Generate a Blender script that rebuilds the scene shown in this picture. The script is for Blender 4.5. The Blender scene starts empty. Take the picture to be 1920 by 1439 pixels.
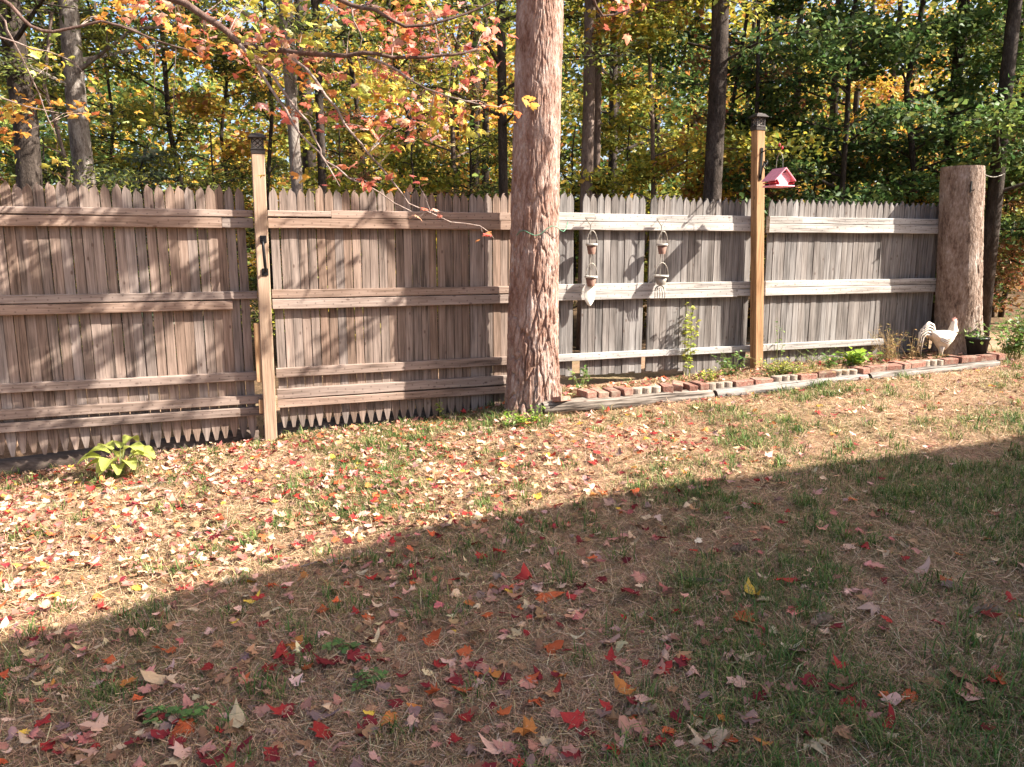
import bpy, bmesh, math, random
import numpy as np
from mathutils import Vector, Matrix, Euler

# ------------------------------------------------------------------ camera, sky, sun, exposure
sc = bpy.context.scene
R = math.radians
CAM_H, PITCH, FPX = 1.60, 10.0, 1440.0
cam_d = bpy.data.cameras.new('camera'); cam = bpy.data.objects.new('camera', cam_d)
sc.collection.objects.link(cam); sc.camera = cam
cam.location = (0, 0, CAM_H); cam.rotation_euler = (R(90 - PITCH), 0, 0)
cam_d.sensor_width = 36; cam_d.lens = 36 * FPX / 1920; cam_d.clip_start = 0.05; cam_d.clip_end = 2000

SUN_ELEV = 39.0
FA = R(19)                                           # the fence runs 19 degrees off the picture plane
DV = np.array([math.cos(FA), math.sin(FA)]); NV = np.array([DV[1], -DV[0]])
ORG = np.array([-3.64, 5.46])
TH = R(61.5)
SH = NV * math.cos(TH) + DV * math.sin(TH)            # towards the sun, on the ground
world = bpy.data.worlds.new('World'); sc.world = world; world.use_nodes = True
nt = world.node_tree; nt.nodes.clear()
sky = nt.nodes.new('ShaderNodeTexSky'); sky.sky_type = 'NISHITA'; sky.sun_disc = False
sky.sun_elevation = R(SUN_ELEV); sky.sun_rotation = math.atan2(SH[0], SH[1])
sky.air_density = 0.8; sky.dust_density = 3.5; sky.ozone_density = 0.4
bg = nt.nodes.new('ShaderNodeBackground'); bg.inputs['Strength'].default_value = 0.10
out = nt.nodes.new('ShaderNodeOutputWorld')
nt.links.new(sky.outputs[0], bg.inputs[0]); nt.links.new(bg.outputs[0], out.inputs[0])
sd = bpy.data.lights.new('sun', 'SUN'); sd.energy = 5.0; sd.angle = R(0.5); sd.color = (1.0, 0.93, 0.83)
so = bpy.data.objects.new('sun', sd); sc.collection.objects.link(so)
sdir = Vector((SH[0] * math.cos(R(SUN_ELEV)), SH[1] * math.cos(R(SUN_ELEV)), math.sin(R(SUN_ELEV))))
so.rotation_euler = sdir.to_track_quat('Z', 'Y').to_euler(); so.location = (12, -4, 12)
vs = sc.view_settings
vs.view_transform = 'Standard'; vs.look = 'None'; vs.gamma = 1.0; vs.use_curve_mapping = False
vs.exposure = 1.95
cy = sc.cycles
cy.max_bounces = 6; cy.diffuse_bounces = 3; cy.glossy_bounces = 2; cy.transmission_bounces = 4; cy.transparent_max_bounces = 4
cy.caustics_reflective = False; cy.caustics_refractive = False
cy.use_denoising = True

rng = np.random.default_rng(11)
random.seed(5)

# ------------------------------------------------------------------ helpers
def W(u, v, z=0.0):
    "fence coordinates (along, towards camera, up) to world"
    p = ORG + DV * u + NV * v
    return Vector((p[0], p[1], z))

def at(px, py, Y):
    "the point at depth Y seen at photograph pixel px, py"
    p = R(PITCH); a = (px - 960) / FPX; b = -(py - 719.5) / FPX
    r = Vector((a, math.cos(p) + b * math.sin(p), -math.sin(p) + b * math.cos(p)))
    return Vector((0, 0, CAM_H)) + r * (Y / r.y)

_lat = rng.random((256, 256))
def vnoise(x, y):
    x = np.asarray(x, float); y = np.asarray(y, float)
    xi = np.floor(x).astype(int); yi = np.floor(y).astype(int)
    fx = x - xi; fy = y - yi; fx = fx * fx * (3 - 2 * fx); fy = fy * fy * (3 - 2 * fy)
    a = _lat[xi & 255, yi & 255]; b = _lat[(xi + 1) & 255, yi & 255]
    c = _lat[xi & 255, (yi + 1) & 255]; d = _lat[(xi + 1) & 255, (yi + 1) & 255]
    return (a * (1 - fx) + b * fx) * (1 - fy) + (c * (1 - fx) + d * fx) * fy
def fbm(x, y, o=4):
    s = 0; a = 0.5; t = 0
    for i in range(o):
        s = s + a * vnoise(x * 2 ** i + 17.3 * i, y * 2 ** i + 5.1 * i); t += a; a *= 0.5
    return s / t
def sstep(a, b, x):
    t = np.clip((x - a) / (b - a), 0, 1); return t * t * (3 - 2 * t)

def ground_uv(u, v):
    u = np.asarray(u, float); v = np.asarray(v, float)
    base = np.interp(u, [-12, -3, 0, 1.8, 3.9, 5.5, 7.2, 8.9, 12, 30], [-.3, -.12, -.03, .075, .235, .30, .37, .43, .48, .5])
    bed = sstep(3.75, 4.1, u) * (1 - sstep(8.75, 9.0, u)) * (1 - sstep(.42, .58, v)) * sstep(-.5, -.1, v)
    drop = (1 - sstep(-.04, .06, v)) * (1 - sstep(3.4, 4.4, u)) * sstep(-1.15, -.95, v)
    bumps = (fbm(u * 1.3 + 40, v * 1.3 + 40, 3) - .5) * .07 + (fbm(u * 9 + 3, v * 9 + 9, 3) - .5) * .022
    far = sstep(25, 120, np.hypot(u, v)) * 2.0
    return base + bed * .09 - drop * .45 + bumps + far * 0
def ground(x, y):
    x = np.asarray(x, float) - ORG[0]; y = np.asarray(y, float) - ORG[1]
    return ground_uv(x * DV[0] + y * DV[1], x * NV[0] + y * NV[1])
def gz(u, v): return float(ground_uv(u, v))
def uv_of(x, y):
    x = np.asarray(x) - ORG[0]; y = np.asarray(y) - ORG[1]
    return x * DV[0] + y * DV[1], x * NV[0] + y * NV[1]
def ground_at(px, py):
    "where the ray through a pixel meets the ground"
    a = at(px, py, 1.0) - Vector((0, 0, CAM_H)); t = 1.0
    for i in range(60):
        p = Vector((0, 0, CAM_H)) + a * t
        t += (p.z - float(ground(p.x, p.y))) / max(-a.z, .05) * .7
    return Vector((0, 0, CAM_H)) + a * t

def tag(o, label=None, cat=None, group=None, kind=None):
    if label: o['label'] = label
    if cat: o['category'] = cat
    if group: o['group'] = group
    if kind: o['kind'] = kind
    return o
def empty(name, loc=(0, 0, 0), rz=0.0):
    o = bpy.data.objects.new(name, None); sc.collection.objects.link(o)
    o.location = loc; o.rotation_euler = (0, 0, rz); o.empty_display_size = .1
    return o
def link(name, me, parent=None, mat=None):
    o = bpy.data.objects.new(name, me); sc.collection.objects.link(o)
    if parent is not None: o.parent = parent
    if mat is not None and not me.materials: me.materials.append(mat)
    return o

class MB:
    def __init__(s): s.v = []; s.f = []; s.c = []
    def add(s, verts, faces, col=None):
        n = len(s.v); s.v += [tuple(p) for p in verts]; s.f += [tuple(i + n for i in f) for f in faces]
        s.c += [col] * len(verts); return s
    def box(s, x0, x1, y0, y1, z0, z1, col=None):
        return s.add([(x0, y0, z0), (x1, y0, z0), (x1, y1, z0), (x0, y1, z0), (x0, y0, z1), (x1, y0, z1), (x1, y1, z1), (x0, y1, z1)],
              [(3, 2, 1, 0), (4, 5, 6, 7), (0, 1, 5, 4), (1, 2, 6, 5), (2, 3, 7, 6), (3, 0, 4, 7)], col)
    def tube(s, pts, rad, sides=6, cap=True, col=None, flat=1.0):
        pts = [Vector(p) for p in pts]
        if not hasattr(rad, '__len__'): rad = [rad] * len(pts)
        V = []; F = []; prev = None
        for i, p in enumerate(pts):
            t = (pts[min(i + 1, len(pts) - 1)] - pts[max(i - 1, 0)])
            if t.length < 1e-9: t = Vector((0, 0, 1))
            t.normalize()
            a = prev if prev is not None else (Vector((0, 0, 1)) if abs(t.z) < .9 else Vector((1, 0, 0)))
            a = (a - t * a.dot(t)); a.normalize(); b = t.cross(a); prev = a
            for k in range(sides):
                an = 2 * math.pi * k / sides
                V.append(p + a * (math.cos(an) * rad[i] * flat) + b * (math.sin(an) * rad[i]))
        for i in range(len(pts) - 1):
            for k in range(sides):
                k2 = (k + 1) % sides
                F.append((i * sides + k, i * sides + k2, (i + 1) * sides + k2, (i + 1) * sides + k))
        if cap:
            F.append(tuple(range(sides - 1, -1, -1))); F.append(tuple(range((len(pts) - 1) * sides, len(pts) * sides)))
        return s.add(V, F, col)
    def lathe(s, prof, sides=16, c=(0, 0, 0), col=None, cap=True):
        V = []; F = []
        for r, z in prof:
            for k in range(sides):
                an = 2 * math.pi * k / sides; V.append((c[0] + r * math.cos(an), c[1] + r * math.sin(an), c[2] + z))
        for i in range(len(prof) - 1):
            for k in range(sides):
                k2 = (k + 1) % sides
                F.append((i * sides + k, i * sides + k2, (i + 1) * sides + k2, (i + 1) * sides + k))
        if cap: F.append(tuple(range(sides - 1, -1, -1))); F.append(tuple(range((len(prof) - 1) * sides, len(prof) * sides)))
        return s.add(V, F, col)
    def mesh(s, name, mat=None, smooth=False, bevel=0):
        me = bpy.data.meshes.new(name); me.from_pydata(s.v, [], s.f)
        if any(c is not None for c in s.c):
            a = me.color_attributes.new('Col', 'FLOAT_COLOR', 'POINT')
            a.data.foreach_set('color', np.array([(*(c or (.5, .5, .5)), 1.0) for c in s.c], 'f').ravel())
        if bevel:
            bm = bmesh.new(); bm.from_mesh(me)
            bmesh.ops.bevel(bm, geom=[e for e in bm.edges if e.calc_face_angle(0) > .5], offset=bevel, segments=1, affect='EDGES')
            bm.to_mesh(me); bm.free()
        if smooth: me.shade_smooth()
        if mat: me.materials.append(mat)
        me.update(); return me
    def build(s, name, mat=None, parent=None, smooth=False, bevel=0):
        return link(name, s.mesh(name, mat, smooth, bevel), parent)

def arrays_mesh(name, V, F, col=None, mat=None, smooth=False):
    "V (n,3), F (m,k) with one face size; col (n,3)"
    me = bpy.data.meshes.new(name); V = np.asarray(V, 'f'); F = np.asarray(F, 'i'); m, k = F.shape
    me.vertices.add(len(V)); me.vertices.foreach_set('co', V.ravel())
    me.loops.add(m * k); me.loops.foreach_set('vertex_index', F.ravel())
    me.polygons.add(m); me.polygons.foreach_set('loop_start', np.arange(0, m * k, k, dtype='i'))
    try: me.polygons.foreach_set('loop_total', np.full(m, k, 'i'))
    except Exception: pass
    if smooth: me.polygons.foreach_set('use_smooth', np.ones(m, bool))
    me.update(calc_edges=True)
    if col is not None:
        a = me.color_attributes.new('Col', 'FLOAT_COLOR', 'POINT')
        a.data.foreach_set('color', np.concatenate([np.asarray(col, 'f'), np.ones((len(V), 1), 'f')], 1).ravel())
    if mat: me.materials.append(mat)
    return me

# ------------------------------------------------------------------ materials
class NT:
    def __init__(s, name):
        s.m = bpy.data.materials.new(name); s.m.use_nodes = True; s.t = s.m.node_tree; s.t.nodes.clear()
        s.out = s.n('ShaderNodeOutputMaterial')
    def n(s, typ, **kw):
        o = s.t.nodes.new(typ)
        for k, v in kw.items(): setattr(o, k, v)
        return o
    def l(s, a, b): s.t.links.new(a, b)
    def noise(s, vec, scale, detail=4, rough=.6):
        n = s.n('ShaderNodeTexNoise'); n.inputs['Scale'].default_value = scale; n.inputs['Detail'].default_value = detail
        n.inputs['Roughness'].default_value = rough
        if vec is not None: s.l(vec, n.inputs['Vector'])
        return n.outputs['Fac']
    def ramp(s, fac, stops):
        r = s.n('ShaderNodeValToRGB'); e = r.color_ramp.elements
        while len(e) < len(stops): e.new(.5)
        for i, (p, c) in enumerate(stops):
            e[i].position = p; e[i].color = (*c, 1) if hasattr(c, '__len__') else (c, c, c, 1)
        s.l(fac, r.inputs[0]); return r.outputs['Color']
    def mix(s, fac, a, b, mode='MIX'):
        m = s.n('ShaderNodeMix', data_type='RGBA', blend_type=mode)
        for sock, val in ((m.inputs[0], fac), (m.inputs[6], a), (m.inputs[7], b)):
            if hasattr(val, 'is_linked'): s.l(val, sock)
            elif hasattr(val, '__len__'): sock.default_value = (*val, 1)
            else: sock.default_value = val
        return m.outputs[2]
    def math(s, op, a, b=0.0):
        m = s.n('ShaderNodeMath', operation=op)
        for sock, val in ((m.inputs[0], a), (m.inputs[1], b)):
            if hasattr(val, 'is_linked'): s.l(val, sock)
            else: sock.default_value = val
        return m.outputs[0]
    def scaled(s, vec, sc_, off=None):
        m = s.n('ShaderNodeMapping'); m.inputs['Scale'].default_value = sc_
        s.l(vec, m.inputs['Vector'])
        if off is not None: s.l(off, m.inputs['Location'])
        return m.outputs[0]
    def principled(s, col, rough=.8, bump=None, bstr=.3, bdist=.01, metal=0.0, spec=.3):
        p = s.n('ShaderNodeBsdfPrincipled')
        for nm, val in (('Base Color', col), ('Roughness', rough), ('Metallic', metal), ('Specular IOR Level', spec)):
            if hasattr(val, 'is_linked'): s.l(val, p.inputs[nm])
            elif hasattr(val, '__len__'): p.inputs[nm].default_value = (*val, 1)
            else: p.inputs[nm].default_value = val
        if bump is not None:
            b = s.n('ShaderNodeBump'); b.inputs['Strength'].default_value = bstr; b.inputs['Distance'].default_value = bdist
            s.l(bump, b.inputs['Height']); s.l(b.outputs[0], p.inputs['Normal'])
        s.l(p.outputs[0], s.out.inputs['Surface']); return p

def wood(name, stops, axis='z', knots=True, tone=.35, sat=.0, scale=1.0, nails=False):
    n = NT(name); tc = n.n('ShaderNodeTexCoord').outputs['Object']; oi = n.n('ShaderNodeObjectInfo')
    rnd = oi.outputs['Random']
    cx = n.n('ShaderNodeCombineXYZ')
    for i in range(3): n.l(n.math('MULTIPLY', rnd, (37.0, 91.0, 53.0)[i]), cx.inputs[i])
    off = cx.outputs[0]
    st = {'z': (1, 1, .045), 'x': (.045, 1, 1)}[axis]
    v = n.scaled(tc, tuple(k * scale for k in st), off)
    g1 = n.noise(v, 70, 5, .65); g2 = n.noise(v, 14, 3, .6)
    v2 = n.scaled(tc, (1, 1, .5) if axis == 'z' else (.5, 1, 1), off); g3 = n.noise(v2, 3.0, 3, .6)
    f = n.math('ADD', n.math('MULTIPLY', g1, .62), n.math('ADD', n.math('MULTIPLY', g2, .42), n.math('SUBTRACT', n.math('MULTIPLY', g3, .3), .15)))
    col = n.ramp(f, stops)
    # board to board tone
    hv = n.n('ShaderNodeHueSaturation'); n.l(col, hv.inputs['Color'])
    rr = n.math('FRACT', n.math('MULTIPLY', rnd, 7.13))
    n.l(n.math('ADD', n.math('MULTIPLY', rr, tone), 1 - tone / 2), hv.inputs['Value'])
    r3 = n.math('FRACT', n.math('MULTIPLY', rnd, 23.7))
    n.l(n.math('ADD', n.math('MULTIPLY', r3, .5), .7 + sat), hv.inputs['Saturation'])
    col = hv.outputs['Color']
    if knots:
        vk = n.scaled(tc, (1, 1, .55) if axis == 'z' else (.55, 1, 1), off)
        vo = n.n('ShaderNodeTexVoronoi'); vo.inputs['Scale'].default_value = 12.0; n.l(vk, vo.inputs['Vector'])
        k = n.ramp(vo.outputs['Distance'], [(0, 1.0), (.07, .9), (.13, 0.0)])
        kf = n.math('MULTIPLY', k, .75)
        col = n.mix(kf, col, (.07, .04, .03))
    if axis == 'x' and nails:
        sx = n.n('ShaderNodeSeparateXYZ'); n.l(tc, sx.inputs[0]); sg = n.n('ShaderNodeSeparateXYZ'); n.l(n.n('ShaderNodeTexCoord').outputs['Generated'], sg.inputs[0])
        q = n.math('DIVIDE', sx.outputs[0], .0695); fx = n.math('MULTIPLY', n.math('SUBTRACT', n.math('FRACT', q), .5), .0695)
        alt = n.math('ADD', n.math('MULTIPLY', n.math('FRACT', n.math('MULTIPLY', n.math('FLOOR', q), .381966)), .5), .25)
        dz = n.math('MULTIPLY', n.math('SUBTRACT', sg.outputs[2], alt), .07)
        dd = n.math('SQRT', n.math('ADD', n.math('MULTIPLY', fx, fx), n.math('MULTIPLY', dz, dz)))
        col = n.mix(n.ramp(dd, [(.003, .6), (.006, 0.0)]), col, (.035, .022, .017))
    n.principled(col, .85, g1, .35, .004, spec=.2)
    return n.m

M = {}
M['picket'] = wood('weathered_picket', [(.35, (0.048, 0.034, 0.026)), (.46, (0.150, 0.109, 0.086)), (.57, (0.239, 0.174, 0.139)), (.72, (0.347, 0.267, 0.220))], tone=.34)
M['rail'] = wood('weathered_rail', [(.34, (0.083, 0.057, 0.044)), (.48, (0.217, 0.158, 0.127)), (.62, (0.307, 0.233, 0.193)), (.78, (0.413, 0.332, 0.282))], axis='x', tone=.25, nails=True)
M['rail_pale'] = wood('sun_bleached_rail', [(.34, (0.106, 0.088, 0.079)), (.47, (0.299, 0.273, 0.246)), (.60, (0.422, 0.396, 0.370)), (.78, (0.528, 0.510, 0.484))], axis='x', tone=.25, nails=True)
M['picket_grey'] = wood('grey_weathered_picket', [(.35, (0.041, 0.035, 0.031)), (.46, (0.124, 0.109, 0.099)), (.57, (0.204, 0.183, 0.168)), (.72, (0.300, 0.277, 0.258))], tone=.3)
M['post'] = wood('treated_post', [(.34, (0.132, 0.079, 0.044)), (.47, (0.290, 0.185, 0.114)), (.60, (0.378, 0.255, 0.163)), (.78, (0.458, 0.343, 0.238))], tone=.12, sat=.05)
M['timber'] = wood('silvered_timber', [(.42, (0.030, 0.023, 0.018)), (.49, (0.128, 0.104, 0.085)), (.58, (0.238, 0.208, 0.178)), (.75, (0.357, 0.332, 0.297))], axis='x', tone=.2, sat=-.1)
M['dark_timber'] = wood('dark_gap_and_end_wood', [(.3, (.03, .022, .017)), (.5, (.08, .06, .05)), (.8, (.16, .13, .11))], axis='x', tone=.2)  # dark end grain; also stands in for black shade below the fence

def plain(name, col, rough=.6, metal=0.0, var=.25, scale=25, bstr=.2):
    n = NT(name); tc = n.n('ShaderNodeTexCoord').outputs['Object']
    f = n.noise(tc, scale, 5, .65); oi = n.n('ShaderNodeObjectInfo')
    lo = tuple(c * (1 - var) for c in col); hi = tuple(min(1, c * (1 + var)) for c in col)
    c = n.ramp(f, [(.3, lo), (.7, hi)])
    hv = n.n('ShaderNodeHueSaturation'); n.l(c, hv.inputs['Color'])
    n.l(n.math('ADD', n.math('MULTIPLY', oi.outputs['Random'], .36), .82), hv.inputs['Value'])
    n.principled(hv.outputs[0], rough, f, bstr, .004, metal); return n.m

def bark(name, stops, scale=1.0, bstr=.5):
    n = NT(name); tc = n.n('ShaderNodeTexCoord').outputs['Object']
    v = n.scaled(tc, (1, 1, .35)); a = n.noise(v, 9 * scale, 5, .65); b = n.noise(v, 55 * scale, 4, .7)
    f = n.math('ADD', n.math('MULTIPLY', a, .55), n.math('MULTIPLY', b, .45))
    n.principled(n.ramp(f, stops), .92, b, bstr, .012, spec=.12); return n.m
M['pine_bark'] = bark('pine_bark', [(.34, (0.092, 0.047, 0.033)), (.44, (0.208, 0.118, 0.087)), (.55, (0.320, 0.226, 0.186)), (.66, (0.454, 0.383, 0.347))], 1.3, .9)
M['stump_bark'] = bark('stump_bark', [(.35, (0.072, 0.049, 0.038)), (.45, (0.178, 0.123, 0.093)), (.55, (0.289, 0.221, 0.178)), (.66, (0.416, 0.357, 0.323))], 1.2, 1.0)
M['bark_dark'] = bark('dark_bark', [(.36, (.017, .013, .010)), (.5, (.042, .032, .026)), (.68, (.10, .08, .068))], 1.3, 1.0)  # albedo darkened further to stand in for canopy shade
M['bark_brown'] = bark('brown_bark', [(.35, (.06, .042, .034)), (.5, (.14, .10, .08)), (.68, (.24, .19, .16))], 1.0, .8)
M['bark_pale'] = bark('pale_bark', [(.36, (.06, .047, .04)), (.48, (.17, .14, .12)), (.6, (.29, .255, .225)), (.7, (.40, .365, .33))], 1.4, .9)
M['bough'] = bark('maple_bough', [(.35, (.05, .03, .024)), (.52, (.12, .075, .06)), (.68, (.20, .14, .12))], 2.0, .4)
M['twig'] = bark('maple_twig', [(.35, (.10, .068, .055)), (.52, (.26, .195, .165)), (.68, (.42, .35, .31))], 2.0, .3)

def leafy(name, trans=.35, rough=.55, obj_col=False, spec=.25, veins=False):
    n = NT(name)
    if obj_col: col = n.n('ShaderNodeObjectInfo').outputs['Color']
    else: col = n.n('ShaderNodeAttribute', attribute_name='Col').outputs['Color']
    tc = n.n('ShaderNodeTexCoord').outputs['Object']
    f = n.noise(tc, 60, 3, .6)
    hv = n.n('ShaderNodeHueSaturation'); n.l(col, hv.inputs['Color'])
    n.l(n.math('ADD', n.math('MULTIPLY', f, .5), .75), hv.inputs['Value'])
    col = hv.outputs[0]
    p = n.principled(col, rough, spec=spec)
    t = n.n('ShaderNodeBsdfTranslucent'); n.l(col, t.inputs['Color'])
    ms = n.n('ShaderNodeMixShader'); ms.inputs[0].default_value = trans
    n.l(p.outputs[0], ms.inputs[1]); n.l(t.outputs[0], ms.inputs[2]); n.l(ms.outputs[0], n.out.inputs['Surface'])
    return n.m
M['leaf'] = leafy('tree_leaf', .42)
M['fallen'] = leafy('fallen_leaf', .18, .7, spec=.15)
M['fallen_obj'] = leafy('fallen_leaf_single', .18, .7, True, spec=.15)
M['maple_leaf'] = leafy('maple_leaf', .52, .5)
M['maple_leaf_obj'] = leafy('maple_leaf_single', .52, .5, True)
M['grass'] = leafy('grass_blade', .3, .6)
M['needle'] = leafy('pine_needle', .1, .7)
M['plant'] = leafy('plant_leaf', .4, .45)
M['plant_obj'] = leafy('hosta_leaf', .4, .45, True)

M['metal_dark'] = plain('bronze_metal', (.05, .042, .038), .5, .5)
M['metal_black'] = plain('black_iron', (.02, .02, .02), .45, .6)
M['tin'] = plain('weathered_tin', (.30, .27, .23), .5, .55)
M['tin_pale'] = plain('pale_painted_tin', (.40, .385, .34), .6, .0)
M['blade'] = plain('cream_spade_paint', (.58, .57, .50), .6, 0)
M['rust'] = plain('rusty_tin', (.20, .115, .085), .8, .1)
M['glass'] = plain('frosted_lantern_pane', (.30, .27, .23), .3, 0, .15)
n = NT('red_brick'); tc = n.n('ShaderNodeTexCoord').outputs['Object']; gp_ = n.n('ShaderNodeNewGeometry').outputs['Position']; oi = n.n('ShaderNodeObjectInfo').outputs['Random']
f1 = n.noise(gp_, 60, 5, .7); f2 = n.noise(gp_, 14, 4, .65)
c1 = n.ramp(f1, [(.35, (.13, .06, .045)), (.5, (.25, .12, .09)), (.68, (.34, .18, .14))])
hv = n.n('ShaderNodeHueSaturation'); n.l(c1, hv.inputs['Color']); n.l(n.math('ADD', n.math('MULTIPLY', oi, .6), .65), hv.inputs['Value'])
c1 = n.mix(n.ramp(f2, [(.45, 0.0), (.68, .8)]), hv.outputs[0], (.27, .215, .165))
n.principled(c1, .95, f1, .9, .006, spec=.1); M['brick'] = n.m
M['concrete'] = plain('concrete_edger', (.27, .22, .175), .95, 0, .3, 40, .6)
M['pink'] = plain('faded_pink_paint', (.74, .30, .35), .7, 0, .12)
M['pink_roof'] = plain('dusty_pink_roof', (.70, .27, .32), .8, 0, .15)
M['red'] = plain('red_paint', (.42, .03, .04), .6, 0, .2)
M['rooster'] = plain('cream_painted_metal', (.66, .58, .48), .6, 0, .14, 30)
M['rooster_dark'] = plain('dark_painted_line', (.05, .045, .05), .6, 0, .2)
M['rooster_red'] = plain('faded_red_comb', (.34, .17, .14), .7, 0, .2)
M['pot_black'] = plain('black_nursery_pot', (.018, .018, .018), .45, 0, .2)
M['soil'] = plain('potting_soil', (.05, .035, .025), .95, 0, .4, 60)
M['green_wire'] = plain('green_wire', (.10, .22, .14), .5)
M['wire'] = plain('grey_wire', (.32, .30, .27), .5, .5)
M['cut_wood'] = plain('cut_wood', (.50, .36, .25), .9, 0, .3, 30, .5)
M['siding'] = plain('house_siding', (.72, .71, .68), .8, 0, .06, 6)
M['shingle'] = plain('roof_shingle', (.09, .085, .08), .9, 0, .4, 30)
M['pale_strip'] = plain('pale_edging', (.44, .36, .27), .8, 0, .35, 20)
M['cone'] = plain('pine_cone_scale', (.24, .155, .10), .9, 0, .45, 40)

# ground
n = NT('lawn_soil'); geo = n.n('ShaderNodeNewGeometry').outputs['Position']
a = n.noise(geo, 1.1, 5, .6); b = n.noise(geo, 28, 5, .7); c = n.noise(geo, 130, 3, .7)
f = n.math('ADD', n.math('MULTIPLY', a, .35), n.math('ADD', n.math('MULTIPLY', b, .4), n.math('MULTIPLY', c, .3)))
col = n.ramp(f, [(.36, (.10, .062, .038)), (.48, (.24, .15, .095)), (.58, (.36, .235, .155)), (.7, (.46, .325, .22))])
gmask = n.ramp(n.noise(geo, .9, 4, .6), [(.46, 0.0), (.62, .55)])
col = n.mix(gmask, col, n.ramp(b, [(.35, (.07, .07, .025)), (.65, (.19, .175, .07))]))
n.principled(col, .95, f, .8, .03, spec=.1); M['ground'] = n.m
n = NT('forest_floor_litter'); geo = n.n('ShaderNodeNewGeometry').outputs['Position']
a = n.noise(geo, 2.5, 6, .7); b = n.noise(geo, 22, 5, .7)
n.principled(n.ramp(n.math('ADD', n.math('MULTIPLY', a, .5), n.math('MULTIPLY', b, .5)), [(.36, (.03, .022, .014)), (.5, (.11, .07, .04)), (.65, (.22, .14, .08))]), .95, b, .8, .04, spec=.1)
M['floor'] = n.m

# ------------------------------------------------------------------ ground sheets
def axis(parts):
    return np.unique(np.round(np.concatenate(parts), 4))
us = axis([np.array([-900, -300, -120, -60, -35, -22, -14, -10.]), np.arange(-7, -1, .3), np.arange(-1, 9.4, .035), np.arange(9.4, 14, .3), np.array([16, 20, 28, 40, 70, 140, 320, 900.])])
vsx = axis([np.array([900, 300, 90, 40, 20, 12, 9, 8.]), np.arange(-.4, 5.6, .04), np.arange(5.6, 7.4, .2), np.arange(-2, -.4, .08)])
def sheet(name, us, vs_, mat):
    U, V = np.meshgrid(us, vs_, indexing='ij'); Z = ground_uv(U, V)
    X = ORG[0] + DV[0] * U + NV[0] * V; Y = ORG[1] + DV[1] * U + NV[1] * V
    nu, nv = U.shape; idx = np.arange(nu * nv).reshape(nu, nv)
    F = np.stack([idx[:-1, :-1], idx[:-1, 1:], idx[1:, 1:], idx[1:, :-1]], -1).reshape(-1, 4)[:, ::-1]
    o = link(name, arrays_mesh(name, np.stack([X, Y, Z], -1).reshape(-1, 3), F, None, mat, True)); tag(o, kind='structure'); return o
sheet('lawn_ground', us, vsx, M['ground'])
sheet('forest_ground', axis([np.array([-900, -300, -120, -60, -35.]), np.arange(-25, 30, .6), np.array([36, 50, 80, 200, 900.])]),
      axis([np.arange(-30, -1.9, .5), np.array([-2, -35, -45, -60, -100, -250, -900.])]), M['floor'])

# ------------------------------------------------------------------ house behind the camera: its roof throws the big shadow
def house():
    pts = [ground_at(x, y) for x, y in [(0, 1205), (280, 1140), (560, 1050), (850, 985), (1300, 905), (1920, 820)]]
    xs = np.array([p.x for p in pts]); ys = np.array([p.y for p in pts]); zs = np.array([p.z for p in pts])
    zE = 5.6; k = (zE - zs) / math.tan(R(SUN_ELEV))
    ex = xs + SH[0] * k; ey = ys + SH[1] * k
    m1, c1 = np.polyfit(ex[:4], ey[:4], 1); m2, c2 = np.polyfit(ex[3:], ey[3:], 1)
    xk = (c2 - c1) / (m1 - m2); yk = m1 * xk + c1
    print('house eaves', math.degrees(math.atan(m1)), math.degrees(math.atan(m2)), xk, yk)
    o = empty('house', (xk, yk, 0)); tag(o, 'house behind the camera whose roof shades the near lawn', 'house')
    for m_, sgn, L in ((m1, -1, 3.4), (m2, 1, 13.0)):               # two wings meeting at a corner
        e = Vector((1, m_, 0)).normalized() * sgn; q = Vector((e.y, -e.x, 0)) * (1 if sgn > 0 else -1)
        def P_(a_, b_, z): p = e * a_ + q * b_; return (p.x, p.y, z)
        for r in range(14):
            bb = MB(); V = [P_(a_, b_, z) for z in (.4 * r - .35, .4 * r + .045) for a_, b_ in ((-.1, .45), (L - .4, .45), (L - .4, 8), (-.1, 8))]
            bb.add(V, [(3, 2, 1, 0), (4, 5, 6, 7), (0, 1, 5, 4), (1, 2, 6, 5), (2, 3, 7, 6), (3, 0, 4, 7)]).build('siding_board', M['siding'], o)
        bb = MB(); V = [P_(a_, b_, z + d_) for d_ in (-.14, 0) for a_, b_, z in ((-.3 * (sgn > 0), 0, zE), (L, 0, zE), (L, 4.4, zE + 1.1), (-.3 * (sgn > 0), 4.4, zE + 1.1))]
        bb.add(V, [(3, 2, 1, 0), (4, 5, 6, 7), (0, 1, 5, 4), (1, 2, 6, 5), (2, 3, 7, 6), (3, 0, 4, 7)]).build('roof', M['shingle'], o)
house()

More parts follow.
